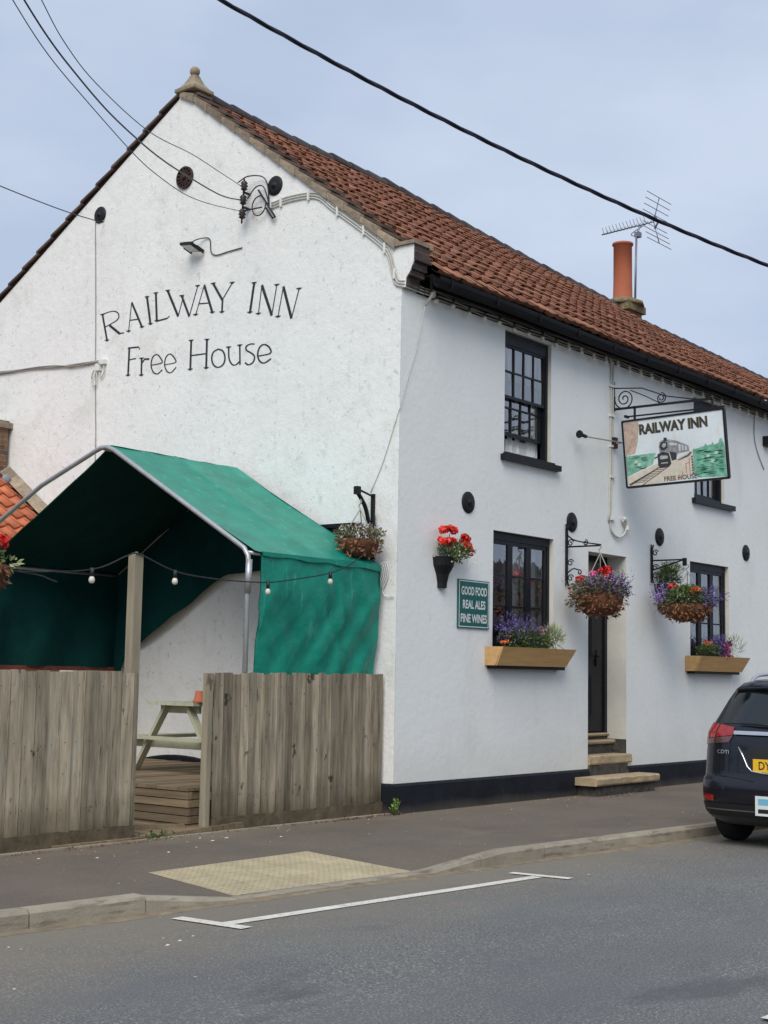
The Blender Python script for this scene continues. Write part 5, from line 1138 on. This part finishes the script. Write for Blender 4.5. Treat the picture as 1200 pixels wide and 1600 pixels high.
w = MB(); w.smooth = True; w.grid(right_slope, 40, 24); w.grid(left_slope, 26, 22)
# folded apron over the eave
w.grid(lambda u, v: (-2.06+1.945*u, .125-.006*sin(u*30), 2.705-(.035+.03*u+.008*sin(u*21))*v+0), 30, 2); build('roof_tarpaulin', w, 'tarp', sh)
w = MB(); w.smooth = True; w.grid(right_wall, 90, 60); build('side_tarpaulin', w, 'tarp', sh)
w = MB(); w.smooth = True; w.grid(lambda u, v: (-2.6+2.48*u, 4.52+.04*sin(u*17+v*2.5)*v+.02*nz_(u*5, v*2, 0, 2), 2.73-1.215*v), 50, 14); build('far_side_tarpaulin', w, 'tarp', sh)
w = MB(); w.grid(lambda u, v: (-2.6+2.48*u, 4.49, 1.52-.05*v), 10, 1); build('hem', w, mat('dark_red_hem', (.16, .04, .025), .8, .3, 9), sh)
w = MB(); w.smooth = True
low = [(0.13, 2.42), (.5, 2.47), (1.2, 2.62), (1.9, 2.70), (2.5, 2.66), (2.75, 2.57), (3.2, 2.30), (3.7, 2.02), (4.05, 1.83), (4.28, 1.76), (4.33, 1.46), (4.54, 1.44)]
def lowz(y):
    for (a, za), (b, zb_) in zip(low, low[1:]):
        if y <= b: return za+(zb_-za)*max(0, (y-a))/(b-a)
    return 1.44
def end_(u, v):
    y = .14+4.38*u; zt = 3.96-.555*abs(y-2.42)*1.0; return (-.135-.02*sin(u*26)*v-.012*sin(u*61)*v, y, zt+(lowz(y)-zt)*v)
w.grid(end_, 60, 10); build('end_tarpaulin', w, 'tarp_in', sh)  # wears the darkened tarp colour, with the shelter's inside shade painted in
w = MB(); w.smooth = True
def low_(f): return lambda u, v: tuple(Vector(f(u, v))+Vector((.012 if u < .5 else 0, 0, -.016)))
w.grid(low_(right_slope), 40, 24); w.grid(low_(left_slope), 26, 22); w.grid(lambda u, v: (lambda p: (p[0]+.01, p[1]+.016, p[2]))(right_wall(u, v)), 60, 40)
w.grid(lambda u, v: (-2.6+2.48*u, 4.505+.04*sin(u*17+v*2.5)*v+.02*nz_(u*5, v*2, 0, 2), 2.715-1.2*v), 50, 14); build('shaded_inner_sheet', w, 'tarp_in', sh)  # second sheet added under the tarp to darken the shelter's inside
w = MB()
for k in range(4): w.tube([(-.03-.012*k, .19+.085*cos(t*.35)*(1-.1*k)+.01*k, 2.60+.14*sin(t*.35)*(1-.08*k)+.10*cos(t*.35)*-.5) for t in range(19)], .008, 5)
w.tube(crom([(-.03, .15, 2.5), (-.03, .18, 2.42), (-.03, .13, 2.36), (-.02, .03, 2.36)], 5), .007, 5)
tag(build('rope_coil', w, 'white'), 'coil of white rope on the gable corner beside the shelter', 'rope')
# festoon of bulbs between posts
sl = thing('string_lights', 'black festoon cord with glass bulbs strung across the shelter past the tall post', 'string lights', (-3.7, .05, 2.5))
main = [(-5.40, .02, 2.32), (-5.08, .05, 2.30), (-4.32, .06, 2.37), (-3.88, .10, 2.526), (-3.70, .14, 2.555), (-3.29, .08, 2.42), (-2.765, .05, 2.38), (-2.114, .04, 2.389), (-1.655, .04, 2.449), (-1.06, .04, 2.56), (-.70, .04, 2.70), (-.42, .1, 2.84), (-.06, .33, 2.95)]
w = MB(); w.tube(crom(main, 6), .0065, 6); w.tube(crom([(-5.40, .02, 2.31), (-4.9, .08, 2.285), (-4.6, .3, 2.275), (-4.35, .5, 2.27)], 6), .006, 6); build('cord', w, 'wire', sl)
for p in ((-4.32, .06, 2.37), (-3.30, .08, 2.42), (-2.06, .04, 2.39), (-1.10, .04, 2.55)):
    p = Vector(p); w = MB(); w.tube([p+Vector((0, 0, .015)), p+Vector((0, 0, -.06))], .018, 8); hd = build('lamp_holder', w, 'wire', sl)
    w = MB(); w.lathe([(.012, 0), (.024, -.016), (.029, -.036), (.024, -.056), (.01, -.066)], p+Vector((0, 0, -.058)), 12); build('bulb', w, 'bulb', hd)
# ---- low neighbour building with orange tiles behind the shelter
ob = thing('outbuilding', 'low brick outbuilding with bright orange tiles and a chimney, behind the shelter', 'building', (-3, 7.5, 0))
w = MB(); w.box((-6, 5.75, -.1), (-.03, 9.3, 3.1)); w.prism([(-6, 5.75, 3.1), (-6, 7.62, 4.4), (-6, 9.3, 3.1)], (.1, 0, 0)); build('wall', w, 'brick', ob)
w = MB(); rows, cols = 9, 27
for r_ in range(rows):
    for c in range(cols):
        x0 = -6.1+c*.222; w.tint = rng.uniform(-1, 1)*.6; o = len(w.v)
        for k in range(7):
            H = [.05, .055, .03, .005, 0, .015, .045][k]; xx = x0+k/6*.232
            if xx > -.10: xx = -.10
            for (t, hh) in ((r_*.245, H-.01), (r_*.245-.008, H+.035), (r_*.245+.26, H)):
                y = 5.55+t; z = 3.14+t*.69; w.v.append((xx, y-hh*.55, z+hh*.82))
        for k in range(6):
            a = o+k*3; w.face((a, a+3, a+4, a+1)); w.smooth = True; w.face((a+1, a+4, a+5, a+2)); w.smooth = False
rf = build('roof', w, 'pantile_new', ob)
w = MB(); w.add([(-6, 9.5, 3.1), (-.1, 9.5, 3.1), (-.1, 7.7, 4.6), (-6, 7.7, 4.6)], [(3, 2, 1, 0)]); w.add([(-6, 5.56, 3.12), (-.1, 5.56, 3.12), (-.1, 7.74, 4.62), (-6, 7.74, 4.62)], [(0, 1, 2, 3)]); build('roof_deck', w, 'brown', rf)
w = MB()
for k in range(12): y = 5.6+k*.18; z = 3.17+k*.18*.69; w.tint = rng.uniform(-1, 1); w.prism([(-.17, y, z+.02), (-.17, y+.19, z+.15), (-.01, y+.19, z+.26), (-.01, y, z+.13)], (0, 0, .05)); w.prism([(-.17, y, z-.1), (-.01, y, z-.1), (-.01, y, z+.14), (-.17, y, z+.06)], (0, .19, .13))
build('mortar_fillet', w, 'mortar', rf)
w = MB()
for (x, y, r_) in ((-.30, 7.02, .10), (-.42, 7.1, .12), (-.2, 6.86, .08)): w.ball((x, y, 3.14+(y-5.55)*.69+.08), r_, 8, 5, (1, .6, 1))
build('flaunching', w, mat('grey_lead', (.22, .24, .26), .6, .2, 9), rf)
w = MB(); w.box((-.56, 7.06, 3.9), (-.05, 7.56, 4.89)); c_ = build('chimney', w, 'brick', rf)
w = MB(); w.box((-.60, 7.02, 4.89), (-.005, 7.60, 4.97)); w.box((-.57, 7.05, 4.97), (-.04, 7.57, 5.0)); build('chimney_cap', w, 'mortar', c_)
# ================================================================== PARKED CAR
CZ, CYc = -.150, -4.075
LV = [(.21, 1.10, .80, 5.40), (.27, .97, .87, 5.52), (.34, .905, .90, 5.6), (.48, .865, .915, 5.64), (.60, .865, .917, 5.64), (.66, .885, .915, 5.63), (.685, .915, .912, 5.62), (.80, .93, .908, 5.6), (.95, .945, .905, 5.56), (1.05, .96, .90, 5.45),
      (1.12, .98, .892, 5.0), (1.18, 1.02, .875, 4.72), (1.30, 1.10, .83, 4.45), (1.45, 1.20, .775, 4.1), (1.56, 1.28, .725, 3.8), (1.625, 1.36, .67, 3.55), (1.66, 1.48, .58, 3.35), (1.68, 1.75, .40, 3.1)]
def lev(z):
    for a, b in zip(LV, LV[1:]):
        if z <= b[0]:
            t = (z-a[0])/(b[0]-a[0]); return [a[k]+(b[k]-a[k])*t for k in range(1, 4)]
    return LV[-1][1:]
def csurf(s, z):
    """s: 0 rear centre, 1 rear/side corner, 2 front corner, 3 front centre; sign gives the side"""
    xr, b, xf = lev(z); sg = 1 if s >= 0 else -1; s = abs(s); ra = .46; n_ = 2/4.2
    if s <= 1: a = s*pi/2; x = xr+ra*(1-abs(cos(a))**n_); y = b*abs(sin(a))**n_
    elif s <= 2: t = s-1; x = xr+ra+(xf-xr-ra-.6)*t; y = b
    else: a = (3-s)*pi/2; x = xf-.6*(1-abs(cos(a))**n_); y = b*abs(sin(a))**n_
    return Vector((x, CYc+sg*y, CZ+z))
def s_of(yf): return (2/pi)*math.asin(min(1, abs(yf)**(2.1)))*(1 if yf >= 0 else -1)
def cpt(s, z, off=0.0):
    p = csurf(s, z)
    if off:
        e = .01; du = csurf(s+e, z)-csurf(s-e, z); dv = csurf(s, min(1.67, z+e))-csurf(s, z-e); n = dv.cross(du); n.normalize()
        c = Vector((3.2, CYc, p.z))
        if n.dot(p-c) < 0: n = -n
        p = p+n*off
    return p
car = thing('parked_car', 'dark blue people carrier parked at the kerb with a yellow rear number plate', 'car', (3.2, CYc, CZ))
M['carpaint'] = mat('dark_blue_car_paint', (.003, .004, .010), .3, .15, 2, tint=0, coat=.55, spec=.35)
M['tyre'] = mat('tyre_rubber', (.012, .012, .012), .9, .3, 20, .2, 60)
M['plastic'] = mat('black_plastic', (.008, .008, .009), .55, .2, 9)
M['redlamp'] = mat('red_lamp_lens', (.30, .005, .005), .15, .3, 14, tint=.2, coat=1.0)
M['clearlamp'] = mat('smoked_lamp_lens', (.10, .035, .03), .15, .2, 30, coat=1.0)
M['chrome'] = mat('chrome_strip', (.62, .63, .65), .22, .05, 9, metal=.9)
M['plate'] = mat('yellow_number_plate', (.78, .46, .02), .45, .04, 9)
ss = [i/14 for i in range(15)]+[1+i/20 for i in range(1, 21)]+[2+i/12 for i in range(1, 13)]
ss = [(s**.75 if s < 1 else s) for s in ss]
ring = ss+[-s for s in ss[1:-1]][::-1]
w = MB(); w.smooth = True; zs = []
for a, b in zip(LV, LV[1:]):
    k = max(1, int((b[0]-a[0])/.04)); zs += [a[0]+(b[0]-a[0])*i/k for i in range(k)]
zs.append(LV[-1][0]); n = len(ring)
for z in zs:
    for s in ring: w.v.append(tuple(csurf(s, z)))
for i in range(len(zs)-1):
    for j in range(n): w.face((i*n+j, (i+1)*n+j, (i+1)*n+(j+1) % n, i*n+(j+1) % n))
o = len(w.v); w.v.append((2.5, CYc, CZ+1.69))
for j in range(n): w.face(((len(zs)-1)*n+j, o, (len(zs)-1)*n+(j+1) % n))
body = build('body', w, 'carpaint', car)
w = MB(); w.box((1.35, CYc-.70, CZ+.22), (5.3, CYc+.70, CZ+.5)); build('underbody', w, 'plastic', car)
def patch(corners, off, nu=14, nv=8, byy=True, back=.006):
    """corners (yfrac or s, z): TL TR BR BL; a thin shell following the body"""
    mb = MB(); mb.smooth = True
    def f(u, v, o_):
        a = [(corners[0][k]*(1-u)+corners[1][k]*u)*(1-v)+(corners[3][k]*(1-u)+corners[2][k]*u)*v for k in (0, 1)]
        return cpt(s_of(a[0]) if byy else a[0], a[1], o_)
    mb.grid(lambda u, v: f(u, v, off), nu, nv); return mb
def patches(name, lst, m_, off=.005, **k):
    for c in lst:
        build(name, patch(c, off, **k), m_, car)
patches('rear_window', [[(-.86, 1.555), (.86, 1.555), (.80, 1.215), (-.80, 1.215)]], 'carglass2' if 'carglass2' in M else mat('dark_rear_glass', (.004, .007, .008), .08, .3, 2, coat=.6, spec=.5), .004, nu=30)
dg = mat('dark_side_glass', (.010, .013, .014), .1, .2, 2, coat=1.0)
for sg in (1, -1): patches('side_window', [[(sg*1.02, 1.54), (sg*1.26, 1.555), (sg*1.20, 1.20), (sg*.93, 1.22)], [(sg*1.29, 1.555), (sg*1.62, 1.56), (sg*1.66, 1.20), (sg*1.25, 1.20)], [(sg*1.65, 1.56), (sg*1.9, 1.5), (sg*1.95, 1.20), (sg*1.70, 1.20)]], dg, .004, byy=False, nu=16)
patches('windscreen', [[(2.35, 1.58), (3, 1.60), (3, 1.19), (2.25, 1.19)], [(-2.35, 1.58), (-3, 1.60), (-3, 1.19), (-2.25, 1.19)]], dg, .004, byy=False, nu=16)
for sg in (1, -1):
    tl = build('tail_light', patch([(sg*.60, 1.175), (sg*.985, 1.215), (sg*.99999, 1.05), (sg*.585, 1.10)], .012, nu=18), 'redlamp', car)
    build('lower_lens', patch([(sg*.585, 1.095), (sg*.9999, 1.045), (sg*.9995, .99), (sg*.62, 1.03)], .010, nu=18), 'clearlamp', tl)
    build('inner_line', patch([(sg*.80, 1.20), (sg*.815, 1.20), (sg*.815, 1.0), (sg*.80, 1.0)], .0135, nu=3), 'plastic', tl)
    patches('reflector', [[(sg*.76, .50), (sg*.93, .52), (sg*.935, .455), (sg*.78, .445)]], 'redlamp', .006)
patches('chrome_strip', [[(-.58, 1.135), (.58, 1.135), (.57, 1.105), (-.57, 1.105)]], 'chrome', .022, nu=30, nv=3)
patches('lower_bumper', [[(-.97, .43), (.97, .43), (.93, .30), (-.93, .30)]], 'plastic', .006, nu=40)
patches('bumper_line', [[(-.90, .375), (.90, .375), (.90, .362), (-.90, .362)]], mat('grey_trim_line', (.10, .10, .11), .4), .010, nu=40, nv=2)
for sg in (1, -1): patches('seam', [[(sg*.755, 1.05), (sg*.762, 1.05), (sg*.742, .70), (sg*.735, .70)], [(sg*.735, .705), (sg*.3, .665), (sg*.3, .658), (sg*.735, .697)]], 'plastic', .0045, nu=8)
patches('plate_recess', [[(-.40, .985), (.40, .985), (.34, .745), (-.34, .745)]], 'plastic', .004)
w = MB()
w.tube([cpt(s_of(a), z, .01) for a, z in ((.50, .985), (.44, .90), (.385, .80), (.33, .755), (.2, .74), (0, .735), (-.2, .74), (-.33, .755), (-.385, .80), (-.44, .90), (-.50, .985))], .009, 6); build('recess_lip', w, 'chrome', car)
xp = .925
w = MB(); w.box((xp-.012, CYc-.25, CZ+.752), (xp-.004, CYc+.285, CZ+.878)); pl = build('number_plate', w, 'plate', car)
uv, fs = text_mb('DY', 1, bold=.012); w = MB(); w.add([(xp-.0135, CYc+.225-.128*a, CZ+.776+.079*b) for a, b in uv], fs); build('plate_lettering', w, 'plastic', pl)
uv, fs = text_mb('CDTI', 1, bold=.012); w = MB(); w.add([tuple(cpt(s_of(.76-.15*a), .945-.03+.035*b, .014)) for a, b in uv], fs); build('badge', w, 'chrome', car)
w = MB(); w.box((.845, CYc+.0, CZ+.335), (.855, CYc+.235, CZ+.525)); st = build('bumper_notice', w, 'signwhite', car)
w = MB(); w.box((.843, CYc+.02, CZ+.44), (.8445, CYc+.205, CZ+.50)); build('blue_panel', w, mat('pale_blue_print', (.16, .42, .58), .5), st)
w = MB(); w.box((.843, CYc+.02, CZ+.36), (.8445, CYc+.205, CZ+.40)); build('black_panel', w, 'plastic', st)
# roof spoiler, rails, wiper
w = MB()
def spo(u, v):
    yf = -1+2*u; b = .62; return Vector((1.20+.10*yf*yf+.30*v, CYc+b*yf, CZ+1.60+.055*v-.03*yf*yf))
o = len(w.v); nu = 24
for i in range(nu+1):
    u = i/nu; p0, p1 = spo(u, 0), spo(u, 1); w.v += [tuple(p0+Vector((.06, 0, -.05))), tuple(p0+Vector((0, 0, -.03))), tuple(p0), tuple(p1)]
for i in range(nu):
    for k in range(3): a = o+i*4+k; w.face((a, a+1, a+5, a+4))
build('roof_spoiler', w, 'carpaint', car, smooth=True)
for sg in (1, -1):
    w = MB(); w.tube(crom([(1.50, CYc+sg*.56, CZ+1.62), (1.62, CYc+sg*.565, CZ+1.685), (1.9, CYc+sg*.57, CZ+1.715), (2.7, CYc+sg*.57, CZ+1.725), (3.4, CYc+sg*.56, CZ+1.70), (3.6, CYc+sg*.55, CZ+1.64)], 5), .018, 8); build('roof_rail', w, 'chrome', car)
w = MB(); w.tube([cpt(s_of(.0), 1.19, .03), cpt(s_of(.3), 1.20, .03), cpt(s_of(.55), 1.205, .022)], [.016, .012, .006], 6); build('rear_wiper', w, 'plastic', car)
for (x, sg) in ((1.64, 1), (1.64, -1), (4.62, 1), (4.62, -1)):
    w = MB(); w.lathe([(.20, -.10), (.31, -.105), (.335, -.08), (.34, 0), (.335, .08), (.31, .105), (.20, .10)], (x, CYc+sg*.80, CZ+.335), 28, 'Y'); wh = build('wheel', w, 'tyre', car)
    w = MB(); w.lathe([(.21, .09*sg), (.21, .108*sg), (.17, .10*sg), (.06, .095*sg), (.03, .112*sg)], (x, CYc+sg*.80, CZ+.335), 20, 'Y'); build('rim', w, 'chrome', wh)
    w = MB()
    for j in range(24):
        a0, a1 = pi*j/24, pi*(j+1)/24
        w.add([(x+r_*cos(a), CYc+sg*.9195, CZ+.335+r_*sin(a)) for r_, a in ((.345, a0), (.40, a0), (.40, a1), (.345, a1))], [(0, 1, 2, 3)])
    build('wheel_arch', w, 'plastic', car)
for sg in (1, -1):
    w = MB(); w.ball((4.15, CYc+sg*1.0, CZ+1.12), .09, 10, 6, (.6, 1, .8)); w.beam((4.15, CYc+sg*.86, CZ+1.10), (4.15, CYc+sg*.95, CZ+1.10), .05, .03); build('wing_mirror', w, 'carpaint', car)
    patches('headlight', [[(sg*2.55, .98), (sg*2.9, .95), (sg*2.9, .85), (sg*2.6, .84)]], 'chrome', .006, byy=False)

# ================================================================== ACROSS THE STREET (seen only in the panes)
def cottage(label, x0, x1, col, seed, H=2.7):
    t = thing('opposite_house', label, 'house', ((x0+x1)/2, -17, 0), 'houses across the street')
    w = MB(); w.box((x0, -22, -.1), (x1, -15, H)); w.prism([(x0, -22, H), (x0, -18.5, H+2.4), (x0, -15, H)], (x1-x0, 0, 0)); build('wall', w, col, t)
    w = MB(); w.prism([(x0-.2, -14.6, H-.2), (x0-.2, -18.5, H+2.6), (x0-.2, -18.5, H+2.45), (x0-.2, -14.6, H-.35)], (x1-x0+.4, 0, 0)); w.prism([(x0-.2, -22.4, H-.2), (x0-.2, -18.5, H+2.6), (x0-.2, -18.5, H+2.45), (x0-.2, -22.4, H-.35)], (x1-x0+.4, 0, 0)); build('roof', w, 'ridge', t)
    x = x0+.9
    while x < x1-1.5:
        for z in (.9,):
            w = MB(); w.box((x, -15.03, z), (x+1.1, -14.97, z+1.3)); wn = build('window', w, 'white', t)
            w = MB(); w.box((x+.08, -14.97, z+.08), (x+.52, -14.955, z+1.22)); w.box((x+.58, -14.97, z+.08), (x+1.02, -14.955, z+1.22)); build('pane', w, 'room', wn)
        x += 2.4
cottage('cream rendered house across the street beyond the frame', 6, 17, 'reveal', 1)
cottage('brick house across the street beyond the frame', 18.5, 34, 'brick', 2)
